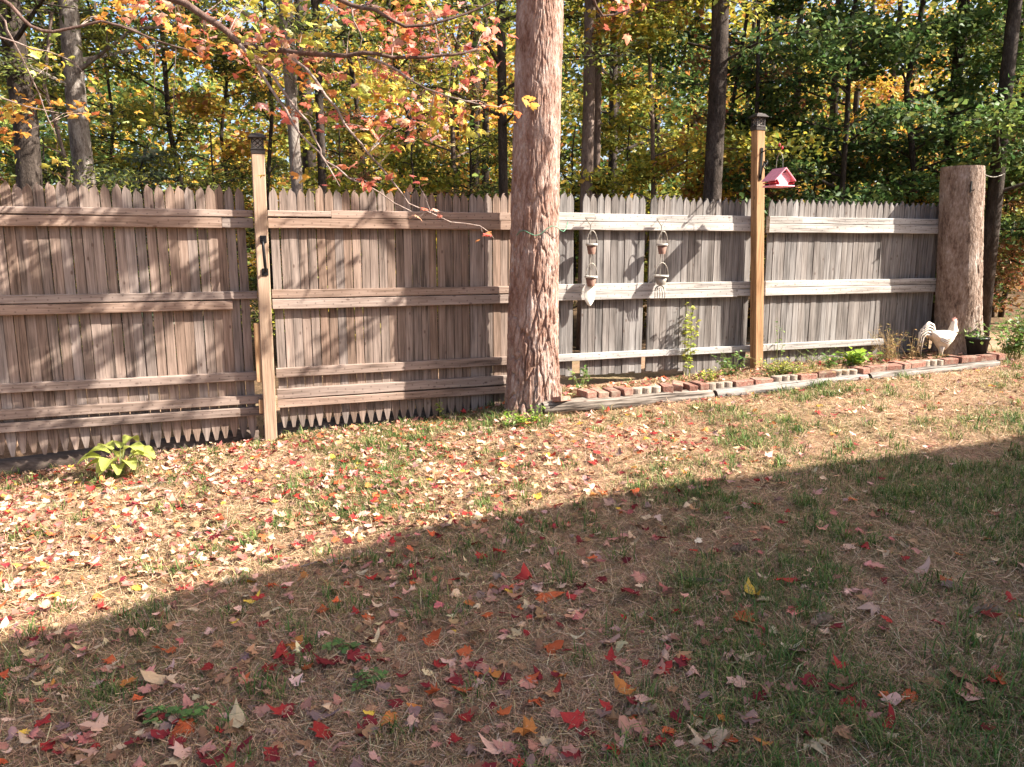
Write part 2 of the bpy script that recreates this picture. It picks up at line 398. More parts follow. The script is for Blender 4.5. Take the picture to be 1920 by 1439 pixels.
# ------------------------------------------------------------------ fence
def picket_mesh(w, z0, z1, tip_b, tip_t, k):
    r = random.Random(k)
    def tipz(s, base, top): return None
    h = .072 + r.uniform(-.010, .010); bl = r.uniform(.003, .008); sk = r.uniform(-.004, .004)
    x = w / 2
    R_ = []
    if tip_b: R_ += [(.010, z0), (x * .80, z0 + .075), (x, z0 + .12)]
    else: R_ += [(x, z0 + r.uniform(-.006, .006))]
    if tip_t: R_ += [(x, z1 - h), (x * .80, z1 - h * .52), (x * .45, z1 - h * .15), (bl + sk, z1)]
    else: R_ += [(x, z1)]
    L_ = [(-a if abs(a) > .02 else a - 2 * (.010 if b < 1 else bl), b) for a, b in R_][::-1]
    o = R_ + L_; m = len(o); t = .019
    V = [(a * .97, 0.0, b) for a, b in o] + [(a, .005, b) for a, b in o] + [(a, t, b) for a, b in o]
    F = [tuple(range(m))]
    for ring in (0, 1):
        for i in range(m):
            j = (i + 1) % m; F.append((ring * m + j, ring * m + i, (ring + 1) * m + i, (ring + 1) * m + j))
    F.append(tuple(range(3 * m - 1, 2 * m - 1, -1)))
    return MB().add(V, F)
PW = .0665
STY = {}
for st, (z0, z1, tb) in {'low': (.105, 2.055, True), 'mid': (.165, 2.06, True), 'cut': (.45, 2.07, False), 'buried': (.33, 2.062, False)}.items():
    STY[st] = [picket_mesh(PW, z0 + .0, z1, tb, True, i * 7 + len(st)).mesh('picket', M['picket_grey' if st in ('cut', 'buried') else 'picket']) for i in range(5)]
def board(parent, x0, x1, z0, z1, dpt, mat, dz=0.0, y0=None, wob=.004):
    "a rail: long board whose faces wander a little"
    b = MB(); N = 7; V = []; r = random.Random(int(x0 * 977 + z0 * 3571))
    yb = -.001 if y0 is None else y0
    for i in range(N):
        t = i / (N - 1); x = x0 + (x1 - x0) * t; w1, w2 = r.uniform(-wob, wob) * .6, r.uniform(-wob, wob) * .6
        za, zb = z0 + dz * t + w1, z1 + dz * t + w2; e = .004
        for y, z in ((yb, za), (yb - dpt + e, za), (yb - dpt, za + e), (yb - dpt, zb - e), (yb - dpt + e, zb), (yb, zb)): V.append((x, y, z))
    F = [tuple(range(6))[::-1], tuple(range((N - 1) * 6, N * 6))]
    for i in range(N - 1):
        for k in range(6): F.append((i * 6 + k, i * 6 + (k + 1) % 6, (i + 1) * 6 + (k + 1) % 6, (i + 1) * 6 + k))
    return b.add(V, F).build('rail', mat, parent)
def section(label, ua, ub, sty, rails, mat, shadow_slits=(), skip=()):
    o = empty('fence_panel', W(ua, 0, 0), FA); tag(o, label, 'fence panel', 'stockade fence panels in one long run')
    u = ua + PW / 2; i = 0
    while u < ub - PW / 2:
        s = sty(u) if callable(sty) else sty
        if not any(abs(u - q) < PW * .45 for q in skip):
            p = link('picket', random.choice(STY[s]), o)
            p.location = (u - ua, random.uniform(-.003, .003), random.gauss(0, .009)); p.rotation_euler = (0, R(random.gauss(0, .07)), R(random.uniform(-1.5, 1.5)))
            if random.random() < .5: p.scale = (-1, 1, 1)
            if random.random() < .5: p.scale.x *= random.uniform(.97, 1.0)
        u += PW + random.choice([.002, .003, .003, .005, .002])
        for q in shadow_slits:
            if u - PW / 2 - .012 < q < u + PW / 2: u = q + .02 + PW / 2; break
    for r_ in rails: board(o, r_[0] - ua, r_[1] - ua, r_[2], r_[3], r_[4], r_[5] if len(r_) > 5 else mat, r_[6] if len(r_) > 6 else 0)
    return o
RA, RP = M['rail'], M['rail_pale']
section('leftmost fence panel, dappled with branch shadows, ending at the lamp post with black handle', -3.4, 1.735, 'low',
        [(-3.4, 1.745, 1.834, 1.885, .060), (-3.4, 1.52, 1.750, 1.829, .054), (1.523, 1.745, 1.752, 1.828, .05), (-3.4, 1.745, 1.212, 1.272, .048), (-3.4, 1.56, 1.132, 1.203, .052),
         (-3.4, 1.745, .572, .64, .045), (-3.4, 1.745, .383, .453, .048), (-3.4, 1.745, .288, .357, .05)], RA)
section('fence panel between the handled lamp post and the big pine trunk, half in trunk shadow', 1.868, 4.07, 'mid',
        [(1.855, 2.33, 1.838, 1.886, .058), (2.333, 4.08, 1.832, 1.892, .05), (1.855, 4.08, 1.752, 1.829, .052), (1.855, 4.08, 1.213, 1.278, .045), (1.855, 4.08, 1.128, 1.206, .049),
         (1.855, 4.08, .583, .655, .045, RA, .012), (1.855, 4.08, .412, .488, .05, RA, .012), (1.855, 4.08, .340, .408, .05)], RA)
section('fence panel hung with two garden tool ornaments, right of the pine trunk', 4.085, 6.32, lambda u: 'cut' if u < 5.56 else 'buried',
        [(4.08, 4.6, 1.832, 1.905, .052, RP), (4.603, 6.33, 1.832, 1.898, .048, RP), (4.08, 6.33, 1.756, 1.829, .052, RP), (4.08, 6.33, 1.216, 1.284, .045, RP), (4.08, 6.12, 1.140, 1.212, .05, RP), (6.123, 6.33, 1.145, 1.21, .046),
         (4.08, 6.33, .598, .66, .045)], RP, shadow_slits=(4.49, 5.16))  # two open slits between pickets stand in for dark vertical shadow stripes
section('farthest fence panel between the tall lamp post and the cut tree stump', 6.47, 8.66, 'buried',
        [(6.44, 6.82, 1.832, 1.9, .055, RP), (6.823, 8.62, 1.836, 1.897, .048, RP), (6.44, 8.62, 1.748, 1.832, .054, RP), (6.44, 8.66, 1.222, 1.285, .045, RP), (6.44, 8.66, 1.142, 1.218, .05, RP),
         (6.44, 7.95, .60, .665, .05, RP)], RP)
# sill board enlarged and other timbers added to black out the fence-foot gap
for k_, (ua, ub, dz_, lab) in enumerate([(-3.4, 1.7, .0, 'dark timber enlarged to keep the gap under the leftmost fence panel black'), (-3.3, 1.72, -.145, 'added lower timber keeping the shaded gap under the leftmost fence panel dark'),
                                    (1.74, 3.75, .0, 'added dark timber standing in for shade under the panel left of the big pine')]):
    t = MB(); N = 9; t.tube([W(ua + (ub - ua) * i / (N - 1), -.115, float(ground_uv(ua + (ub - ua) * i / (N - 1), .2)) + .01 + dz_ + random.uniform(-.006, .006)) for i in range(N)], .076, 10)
    tag(t.build('gap_fill_timber', M['dark_timber'], None, True), lab, 'timber')

def post(name, label, u0, z0, u1, z1, v0, w, parts):
    o = empty(name, W(u0, v0, z0), FA); tag(o, label, 'post', 'treated wood lamp posts of the fence')
    b = MB(); s = w / 2; h = z1 - z0; N = 6; V = []; c = .006
    for i in range(N):
        t = i / (N - 1); x = (u1 - u0) * t
        for dx, dy in ((-s + c, -s), (s - c, -s), (s, -s + c), (s, s - c), (s - c, s), (-s + c, s), (-s, s - c), (-s, -s + c)): V.append((x + dx, dy, h * t))
    F = [tuple(range(8))[::-1], tuple(range((N - 1) * 8, N * 8))]
    for i in range(N - 1):
        for k in range(8): F.append((i * 8 + k, i * 8 + (k + 1) % 8, (i + 1) * 8 + (k + 1) % 8, (i + 1) * 8 + k))
    b.add(V, F).build('shaft', M['post'], o)
    parts(o); return o
def parts_left(o):
    MB().box(-.082, -.040, -.035, .04, .57, 1.03).build('sister_block', M['post'], o, bevel=.004)
    MB().box(-.078, -.042, -.03, .03, .32, .43).build('sister_block', M['post'], o, bevel=.004)
    h = MB(); h.tube([(.018, -.05, 1.66), (.018, -.085, 1.655), (.02, -.1, 1.62), (.026, -.1, 1.47), (.03, -.085, 1.43), (.03, -.05, 1.425)], [.009, .010, .011, .012, .010, .009], 8)
    ho = h.build('handle', M['metal_black'], o, True)
    for z in (1.665, 1.42): MB().box(.000, .048, -.056, -.0495, z - .028, z + .028).build('mounting_plate', M['metal_black'], ho, bevel=.004)
post('lamp_post', 'left lamp post of orange wood with black handle and dark lantern', 1.785, .0, 1.805, 2.29, .102, .094, parts_left)
def parts_right(o): pass
post('lamp_post', 'tall right lamp post of orange wood with iron bracket holding the birdhouse', 6.352, .3, 6.215, 2.665, .104, .092, parts_right)

def lantern(label, u, z, v, s, mat, gl):
    o = empty('lantern', W(u, v, z), FA); tag(o, label, 'lantern', 'post cap lanterns')
    def frust(r0, z0, r1, z1): return [(-r0, -r0, z0), (r0, -r0, z0), (r0, r0, z0), (-r0, r0, z0), (-r1, -r1, z1), (r1, -r1, z1), (r1, r1, z1), (-r1, r1, z1)], [(3, 2, 1, 0), (4, 5, 6, 7), (0, 1, 5, 4), (1, 2, 6, 5), (2, 3, 7, 6), (3, 0, 4, 7)]
    b = MB(); b.add(*frust(.056 * s, -.03 * s, .056 * s, .005 * s)); b.add(*frust(.062 * s, .005 * s, .050 * s, .018 * s)); b.build('base', mat, o, bevel=.002)
    c = MB()
    for sx in (-1, 1):
        for sy in (-1, 1): c.box(sx * .044 * s - .005, sx * .044 * s + .005, sy * .044 * s - .005, sy * .044 * s + .005, .018 * s, .098 * s)
    for q in range(4):
        for a, bb in (((-.042, .02), (.042, .096)), ((.042, .02), (-.042, .096)), ((-.042, .058), (0, .096)), ((0, .02), (.042, .058)), ((0, .02), (-.042, .058)), ((.042, .058), (0, .096))):
            p, e = [], (math.cos(q * math.pi / 2), math.sin(q * math.pi / 2))
            for (x, z_) in (a, bb): p.append((x * s * e[0] - (-.046) * s * e[1] * -1, x * s * e[1] - .046 * s * e[0], z_ * s))
            p = [((x * e[0] + .046 * e[1]) * s, (x * e[1] - .046 * e[0]) * s, z_ * s) for (x, z_) in (a, bb)]
            c.tube(p, .0028, 4)
    c.build('cage', mat, o)
    g = MB(); g.add(*frust(.038 * s, .018 * s, .038 * s, .098 * s)); g.build('pane', gl, o)
    r = MB(); r.add(*frust(.074 * s, .098 * s, .076 * s, .104 * s)); r.add(*frust(.074 * s, .1045 * s, .044 * s, .135 * s)); r.add(*frust(.03 * s, .1352 * s, .026 * s, .142 * s)); r.build('roof', mat, o, bevel=.002)
lantern('dark bronze lantern capping the left lamp post', 1.806, 2.315, .102, .9, M['metal_dark'], M['glass'])
lantern('lantern with pale sunlit roof capping the tall right lamp post', 6.213, 2.692, .104, .9, M['metal_dark'], M['glass'])

# iron bracket and birdhouse
BH_u, BH_v, BH_z = 6.225, .43, 2.15
br = empty('bracket', W(6.232, .152, 2.42), FA); tag(br, 'black iron scroll bracket on the tall right lamp post', 'bracket')
b = MB(); b.box(-.012, .012, -.006, -.0, -.2, .09); b.build('wall_plate', M['metal_black'], br)
dx, dy = BH_u - 6.232, -(BH_v - .152)
b = MB(); b.tube([(0, -.004, .05), (dx * .3, dy * .3, .065), (dx * .8, dy * .8, .05), (dx, dy, .045), (dx * 1.06, dy * 1.06, .07)], .006, 6); b.build('arm', M['metal_black'], br, True)
b = MB(); sp = [(0, -.006, -.18)]
for i in range(22):
    a_ = i / 21 * 3.6 * math.pi; rr = .055 * (1 - i / 25); sp.append(((.12 + rr * math.cos(a_ + 2.6)) * dx * 2.2, (.12 + rr * math.cos(a_ + 2.6)) * dy * 2.2, -.06 + rr * math.sin(a_ + 2.6)))
b.tube(sp, .005, 5); b.build('scroll', M['metal_black'], br, True)
for k_, (fx, zz) in enumerate(((.93, .065), (1.07, .035))):
    b = MB(); b.lathe([(.003, -.016), (.009, -.009), (.011, 0), (.009, .009), (.003, .016)], 8); q = b.build('finial', M['red'], br, True); q.location = (dx * fx, dy * fx, zz + .02)
bh = empty('birdhouse', W(BH_u, BH_v, BH_z), FA + R(2)); tag(bh, 'pink birdhouse feeder hanging from the tall right lamp post', 'birdhouse'); bh.scale = (.80, .80, .92)
hw, hd = .095, .085
MB().box(-hw - .035, hw + .035, -hd - .03, hd + .03, -.014, 0).build('tray', M['pink_roof'], bh, bevel=.003)
for yy in (-hd, hd - .01):
    b = MB(); P_ = [(-hw * .62, .001), (hw * .62, .001), (hw * .62, .02), (hw, .06), (hw, .07), (0, .155), (-hw, .07), (-hw, .06), (-hw * .62, .02)]; m = len(P_)
    V = [(x, yy, z) for x, z in P_] + [(x, yy + .01, z) for x, z in P_]
    F = [tuple(range(m)), tuple(range(2 * m - 1, m - 1, -1))] + [((i + 1) % m, i, i + m, (i + 1) % m + m) for i in range(m)]
    b.add(V, F).build('gable_wall', M['pink'], bh)
for sx in (-1, 1):
    b = MB(); t_ = .009; x1, z1, x0, z0 = sx * (hw + .045), .047, 0.0, .166; y0, y1 = -hd - .03, hd + .03
    b.add([(x0, y0, z0), (x1, y0, z1), (x1, y1, z1), (x0, y1, z0), (x0, y0, z0 - t_ * 1.4), (x1, y0, z1 - t_), (x1, y1, z1 - t_), (x0, y1, z0 - t_ * 1.4)],
          [(0, 1, 2, 3), (7, 6, 5, 4), (0, 4, 5, 1), (1, 5, 6, 2), (2, 6, 7, 3), (3, 7, 4, 0)][::1])
    b.build('roof_panel', M['pink_roof'], bh)
    MB().box(sx * .052 - .004, sx * .052 + .004, -hd + .012, hd - .012, .001, .09).build('side_panel', M['red'], bh)
    b = MB(); b.tube([(sx * (hw + .03), -hd - .02, .022), (sx * (hw + .03), hd + .02, .022)], .006, 5); b.build('perch', M['red'], bh)
    b = MB(); b.tube([(0, sx * .055, .16), (0, sx * .052, .25), (0, sx * .02, .305), (0, 0, .315)], .0028, 5); b.build('hanger_wire', M['wire'], bh)
b = MB(); b.tube([(-.012, -hd - .002, .118), (.012, -hd - .002, .128)], .007, 6); b.build('entry_mark', M['metal_black'], bh)

# ------------------------------------------------------------------ hanging garden tool ornaments
def ornament(label, u, blade):
    o = empty('garden_tool_ornament', W(u, .105, 1.83), FA); tag(o, label, 'ornament', 'garden tool ornaments hung on the fence')
    b = MB(); b.tube([(-.05, 0, .03), (.05, 0, .03), (.0, 0, -.035), (-.05, 0, .03)], .0065, 6); h = b.build('grip', M['tin'], o)
    b = MB(); b.tube([(0, .0, -.035), (0, 0, -.52)], .005, 6); b.tube([(.022, .0, -.20), (.022, 0, -.42)], .004, 6) if blade == 'spade' else 0; b.build('rod', M['tin'], o)
    b = MB(); b.tube([(0, .002, .03), (0, .05, .035), (0, .1, .03)], .003, 5); b.build('nail', M['metal_black'], o)
    for zt, wide in ((-.195, .047), (-.475, .052)):
        if blade != 'spade' and zt < -.3: wide, hh, mt = .062, .085, M['tin']
        else: hh, mt = .088, M['rust']
        b = MB(); b.lathe([(wide * .62, -hh), (wide * .98, 0), (wide * .90, 0), (wide * .56, -hh + .006)], 16, cap=False); b.lathe([(.0005, -hh + .004), (wide * .6, -hh + .004)], 16, cap=False)
        p = b.build('pot', mt, o, True); p.location = (.006, -.012, zt)
        b = MB(); b.lathe([(wide * 1.0, -.014), (wide * 1.1, -.014), (wide * 1.1, .004), (wide * 1.0, .004), (wide * 1.0, -.014)], 16, cap=False); b.build('rim', M['tin_pale'], p, True)
        b = MB(); b.tube([(wide * 1.05 * math.cos(a_), -.01, .115 * math.sin(a_)) for a_ in np.linspace(0, math.pi, 12)], .0035, 5); b.build('bail', M['tin'], p, True)
    if blade == 'spade':
        V = []; F = []; prof = [(.018, -.51), (.04, -.545), (.05, -.59), (.052, -.64), (.042, -.69), (.02, -.725), (.004, -.735)]
        for w_, z in prof: V += [(-w_, -.004, z), (-w_ * .4, -.016, z), (w_ * .4, -.016, z), (w_, -.004, z)]
        for i in range(len(prof) - 1):
            for k in range(3): F.append((i * 4 + k, i * 4 + k + 1, i * 4 + 5 + k, i * 4 + 4 + k))
        b = MB(); b.add(V, F); b.add([(x, y + .004, z) for x, y, z in V], [f[::-1] for f in F]); b.build('spade_blade', M['blade'], o, True)
    else:
        fo = MB(); fo.tube([(-.045, -.006, -.60), (-.03, -.01, -.575), (0, -.01, -.565), (.03, -.01, -.575), (.045, -.006, -.60)], .006, 6); fo.tube([(0, 0, -.5), (0, -.01, -.57)], .007, 6)
        f_ = fo.build('fork_head', M['tin'], o, True)
        for k in range(5):
            x = -.045 + .0225 * k; b = MB(); b.tube([(x, -.008, -.585), (x * 1.15, -.014, -.64), (x * 1.1, -.006, -.71)], [.005, .005, .002], 5); b.build('tine', M['tin'], f_, True)
ornament('hanging ornament with two small pots and pale spade blade on the fence', 4.54, 'spade')
ornament('hanging ornament with small pot, bucket and fork tines on the fence', 5.24, 'fork')

# ------------------------------------------------------------------ pine trunk and stump with plated bark
def cell(a, z, na, period=True, seed=1):
    "F2-F1 of jittered cells; a in cells (periodic na), z in cells"
    rr = np.random.default_rng(seed); J = rr.random((na, 512, 2)); H_ = rr.random((na, 512))
    ai = np.floor(a).astype(int); zi = np.floor(z).astype(int)
    f1 = np.full(a.shape, 9.); f2 = np.full(a.shape, 9.); hh = np.zeros(a.shape)
    for da in (-1, 0, 1):
        for dz in (-1, 0, 1):
            ca, cz = ai + da, zi + dz; j = J[ca % na, cz % 512]
            d_ = np.hypot(ca + j[..., 0] - a, cz + j[..., 1] - z); h = H_[ca % na, cz % 512]
            new = d_ < f1; f2 = np.where(new, f1, np.minimum(f2, d_)); hh = np.where(new, h, hh); f1 = np.where(new, d_, f1)
    return f2 - f1, hh
def bark_trunk(zs, cen, rad, na, zc, depth, seed, sides, smooth_mask=None):
    A = np.linspace(0, 2 * math.pi, sides, endpoint=False); AA, ZZ = np.meshgrid(A, zs); 
    wob = fbm(AA * 1.4 + seed, ZZ * 2.2, 3) - .5
    wa = (fbm(np.cos(AA) * 3 + seed + 9, ZZ * 5 + np.sin(AA) * 3, 3) - .5)
    c, h = cell((AA / (2 * math.pi) * na + wa * 1.6) , ZZ / zc + wa * .8, na, True, seed)
    ridge = sstep(.01, .20, c); dep = depth * np.interp(ZZ, [0, .7, 1.6, 2.6, 4], [1.0, .75, .42, .26, .2])
    flake = (fbm(np.cos(AA) * 16 + np.sin(AA) * 13 + 50, ZZ * 7 + np.sin(AA) * 16, 4) - .5)
    dsp = dep * (ridge * (.75 + .35 * h) - .85) + flake * (dep * .8 + .004) + (fbm(np.cos(AA) * 70 + 90, ZZ * 22 + np.sin(AA) * 70, 2) - .5) * .0065
    if smooth_mask is not None: dsp = dsp * (1 - smooth_mask(AA, ZZ))
    rr = np.interp(ZZ, *rad) * (1 + .06 * wob) + dsp
    flare = np.exp(-(ZZ - zs[0]) / .16) * (.07 + .16 * np.maximum(0, np.cos(AA * 3 + .8))) 
    rr = rr + flare * .6
    cx = np.interp(ZZ, cen[0], cen[1]); cyy = np.interp(ZZ, cen[0], cen[2])
    V = np.stack([cx + rr * np.cos(AA), cyy + rr * np.sin(AA), ZZ], -1).reshape(-1, 3)
    nz = len(zs); idx = np.arange(nz * sides).reshape(nz, sides); nx = np.roll(idx, -1, 1)
    F = np.stack([idx[:-1], nx[:-1], nx[1:], idx[1:]], -1).reshape(-1, 4)
    return V, F
base = W(3.90, .38, .12)
pine = empty('pine_tree', base); tag(pine, 'big pine with red plated bark standing in the middle of the fence', 'tree')
zs = np.concatenate([np.arange(0, 3.9, .0085), np.arange(3.9, 15, .35)])
top = W(3.985, .38, 0)
cxs = ([0, .9, 2.2, 3.4, 15], [0.0, .004, .022, .045, .2], [0.0, .002, .01, .016, .1])
V, F = bark_trunk(zs, cxs, ([0, .3, .8, 1.4, 2.3, 3.5, 15], [.222, .213, .205, .198, .186, .180, .09]), 21, .30, .028, 3, 300)
link('trunk', arrays_mesh('trunk', V, F, None, M['pine_bark'], True), pine)
cr = MB()
for k in range(26):
    z = random.uniform(9.5, 15); a_ = random.uniform(0, 6.28); L = random.uniform(1.2, 2.8) * (1 - (z - 9.5) / 9)
    cr.tube([(.2, 0, z), (.2 + math.cos(a_) * L * .5, math.sin(a_) * L * .5, z + .15), (.2 + math.cos(a_) * L, math.sin(a_) * L, z + .1)], [.03, .02, .008], 5)
tag(cr.build('limbs', M['bark_dark'], pine), kind='stuff')
# green wire with eye rings round the trunk
b = MB(); pts = []
for i in range(15):
    a_ = -2.5 + i * .19; zz = 1.70 + .03 * math.sin(i * 1.1) + i * .006; pts.append((base.x + .05 + .232 * math.cos(a_), base.y + .02 + .232 * math.sin(a_), zz))
b.tube(pts, .004, 5); w_ = b.build('tie_wire', M['green_wire'], None, True); tag(w_, 'thin green tie wire wrapped round the pine trunk', 'wire')
b = MB()
for k in range(2):
    q = W(4.075 + .03 * k, .43 - .06 * k, 1.655); b.tube([(q.x + .016 * math.cos(t), q.y + .004 * math.sin(t), q.z + .018 * math.sin(t)) for t in np.linspace(0, 6.28, 12)], .0035, 5)
w_ = b.build('eye_hook', M['metal_black'], None, True); tag(w_, 'pair of small metal rings screwed into the pine trunk', 'hook')

sb = W(8.815, .2, .42); stump = empty('tree_stump', sb); tag(stump, 'tall sawn-off tree stump at the far end of the fence', 'stump')
zs = np.arange(0, 1.995, .012)
def smk(AA, ZZ): return sstep(-2.9, -2.3, AA - 2 * math.pi + 0) * 0 + (1 - sstep(.0, .25, np.abs(((AA - 4.0 + math.pi) % (2 * math.pi)) - math.pi) - .85 + (fbm(AA * 3, ZZ * 4, 3) - .5) * .9)) * .75
V, F = bark_trunk(zs, ([0, 2], [0, -.175], [0, -.06]), ([0, .2, 1, 2], [.225, .218, .208, .196]), 24, .16, .014, 8, 220, smk)
link('trunk', arrays_mesh('trunk', V, F, None, M['stump_bark'], True), stump)
b = MB(); ring = V[-220:]; b.add([tuple(p) for p in ring] + [(-.17, -.06, 1.995)], [(i, (i + 1) % 220, 220) for i in range(220)]); b.build('sawn_top', M['cut_wood'], stump)
b = MB(); b.box(-.008, .008, -.012, .0, -.055, .055); b.tube([(0, -.01, -.03), (0, -.035, -.035), (0, -.045, -.02)], .005, 6)
h_ = b.build('wall_hook', M['metal_black'], None); h_.location = W(8.55, .385, 2.2); h_.rotation_euler = (0, 0, FA + R(12)); tag(h_, 'small dark metal hook screwed into the tall stump', 'hook')
b = MB(); p0, p1 = W(8.86, .2, 2.385), at(1884, 326, 8.9)
b.tube([p0.lerp(p1, t) + Vector((0, 0, -.05 * math.sin(t * math.pi))) for t in np.linspace(0, 1, 8)], .004, 5); tag(b.build('clothes_line', M['wire'], None), 'short pale wire stretched off the top of the stump', 'wire')

# ------------------------------------------------------------------ bed edging: timbers, bricks, concrete edgers
def log_(label, u0, u1, v0, v1, r, z0, z1, mat, seed):
    o = empty('landscape_timber', W(u0, v0, z0)); L = (W(u1, v1, z1) - W(u0, v0, z0)); o.rotation_euler = (0, -math.asin(L.z / L.length), math.atan2(L.y, L.x))
    tag(o, label, 'timber', 'weathered timbers edging the bed'); N = 26; S = 14; V = []; F = []
    rr = random.Random(seed)
    for i in range(N):
        t = i / (N - 1); q = r * (1 + .10 * (float(fbm(np.array(t * 9. + seed), np.array(2.), 2)) - .5)) * (.90 if i in (0, N - 1) else 1)
        for k in range(S):
            a_ = 2 * math.pi * k / S; w = q * (1 + .30 * (float(fbm(np.array(t * 7. + seed), np.array(k * 1.3), 3)) - .5))
            V.append((L.length * t, w * 1.15 * math.cos(a_), w * max(math.sin(a_), -.92)))
    for i in range(N - 1):
        for k in range(S): F.append((i * S + k, i * S + (k + 1) % S, (i + 1) * S + (k + 1) % S, (i + 1) * S + k))
    MB().add(V, F).build('timber_body', mat, o, True)
    for i, e in ((0, -1), (N - 1, 1)):
        ring = V[i * S:(i + 1) * S]; c_ = (ring[0][0] + e * .002, 0, 0)
        MB().add([(x + e * .002, y, z) for x, y, z in ring] + [c_], [(k, (k + 1) % S, S) for k in range(S)]).build('end_grain', M['dark_timber'], o)
log_('long silvery timber edging the bed, starting at the pine trunk', 3.90, 5.50, .60, .60, .066, .305, .315, M['timber'], 2)
log_('middle weathered timber half buried below the bed bricks', 5.53, 7.21, .62, .60, .058, .318, .372, M['timber'], 5)
log_('far silvery timber edging the bed, ending by the black flower pot', 7.24, 8.90, .60, .58, .06, .378, .432, M['timber'], 9)
brick_me = []
for k in range(3):
    bm = MB(); bm.box(-.098, .098, -.046, .046, -.029, .029); me = bm.mesh('brick', M['brick'], bevel=.005)
    for v_ in me.vertices: v_.co += Vector((random.uniform(-.003, .003), random.uniform(-.003, .003), random.uniform(-.003, .003)))
    brick_me.append(me)
def edger_mesh():
    V = []; P_ = []
    for k in range(3):
        for a_ in np.linspace(-math.pi, 0, 8)[:-1] if k < 2 else np.linspace(-math.pi, 0, 8):
            P_.append((-.088 + .088 * k + .044 * math.cos(a_), -.012 + .036 * math.sin(a_)))
    P_ += [(.132, .03), (-.132, .03)]; m = len(P_)
    V = [(x, y, -.032) for x, y in P_] + [(x, y, .026) for x, y in P_] + [(x * .97, y * .93, .032) for x, y in P_]
    F = [tuple(range(m))[::-1], tuple(range(2 * m, 3 * m))]
    for rg in (0, 1): F += [(rg * m + i, rg * m + (i + 1) % m, (rg + 1) * m + (i + 1) % m, (rg + 1) * m + i) for i in range(m)]
    return MB().add(V, F).mesh('concrete_edger', M['concrete'])
ed_me = edger_mesh()
def topz(u):
    return float(np.interp(u, [3.9, 5.5, 5.53, 7.21, 7.24, 8.9], [.358, .368, .362, .417, .424, .478])) + .028
nB = nE = 0
def place(kind, u, rz=0.0, v=.56, dz=0.0, rx=0.0, head=False, lab=None):
    "u = middle of the piece"
    o = link(kind, random.choice(brick_me) if kind == 'brick' else ed_me)
    o.location = W(u, v, topz(u) + dz); o.rotation_euler = (R(rx), R(random.uniform(-2, 2)), FA + R(rz)); 
    if kind == 'brick': o.scale = (1, random.uniform(.95, 1.05), random.uniform(.95, 1.08))
    tag(o, lab, 'brick' if kind == 'brick' else 'edging stone', 'red bricks edging the bed' if kind == 'brick' else 'scalloped concrete edging stones')
SEQ = [ # kind, from px x, to px x (photograph) read off the row
 ('brick', 4.33, 96, 'first red brick of the row, nearest the pine trunk'), ('brick', 4.44, 90, 'second red brick of the row from the pine trunk'), ('brick', 4.56, 88, 'third red brick from the pine trunk, butted against the next'),
 ('brick', 4.67, 94, 'fourth red brick from the pine trunk, left of the first scalloped stone'),
 ('edger', 4.87, 0, 'scalloped concrete edging stone nearest the pine trunk'),
 ('brick', 5.09, 70, 'red brick set askew right of the first scalloped stone'), ('brick', 5.20, 60, 'tilted red brick second right of the first scalloped stone'), ('brick', 5.31, 92, 'red brick under the fork ornament, on end'), ('brick', 5.42, 90, 'red brick just left of the second scalloped stone'),
 ('edger', 5.60, 1, 'scalloped concrete edging stone at the foot of the climbing vine'),
 ('brick', 5.84, 3, 'long red brick right of the climbing vine foot'), ('brick', 6.05, -2, 'long red brick left of the tall lamp post foot'), 
 ('edger', 6.30, 0, 'scalloped concrete edging stone at the foot of the tall lamp post'),
 ('brick', 6.54, 4, 'red brick buried in dry grass right of the tall lamp post'), ('brick', 6.75, -3, 'red brick half hidden by dry grass below the far fence panel'),
 ('edger', 6.98, 0, 'scalloped concrete edging stone below the bright green weed'),
 ('brick', 7.19, 94, 'narrow red brick end below the bright green weed'), ('brick', 7.34, 2, 'red brick just right of the bright green weed'), ('brick', 7.54, -2, 'red brick under the dry grass stalks'), ('brick', 7.69, 90, 'narrow red brick end under the dry stalks'), ('brick', 7.84, 2, 'red brick left of the scalloped stone before the rooster'),
 ('edger', 8.05, 0, 'scalloped concrete edging stone left of the rooster'),
 ('brick', 8.26, 2, 'red brick under the rooster tail'), ('brick', 8.42, 92, 'narrow red brick end in front of the rooster'), ('brick', 8.56, 3, 'red brick in front of the rooster feet'), ('brick', 8.76, -2, 'red brick left of the black flower pot'), ('brick', 8.93, 88, 'last red brick in front of the black flower pot')]
for kind, u, rz, lab in SEQ:
    place('brick' if kind == 'brick' else 'concrete_edger', u, rz + random.uniform(-3, 3), .575 if abs(rz) < 30 else .535, random.uniform(-.004, .003) if 'tilted' not in lab else .012, random.uniform(-3, 3) if 'tilted' not in lab else 9, lab=lab)
o = link('brick', brick_me[0]); o.location = W(4.06, .64, topz(4.06) - .005); o.rotation_euler = (R(-14), R(8), FA + R(35)); o.scale = (.8, .9, .7); tag(o, 'dark loose brick lying on the timber beside the pine trunk', 'brick', 'red bricks edging the bed')

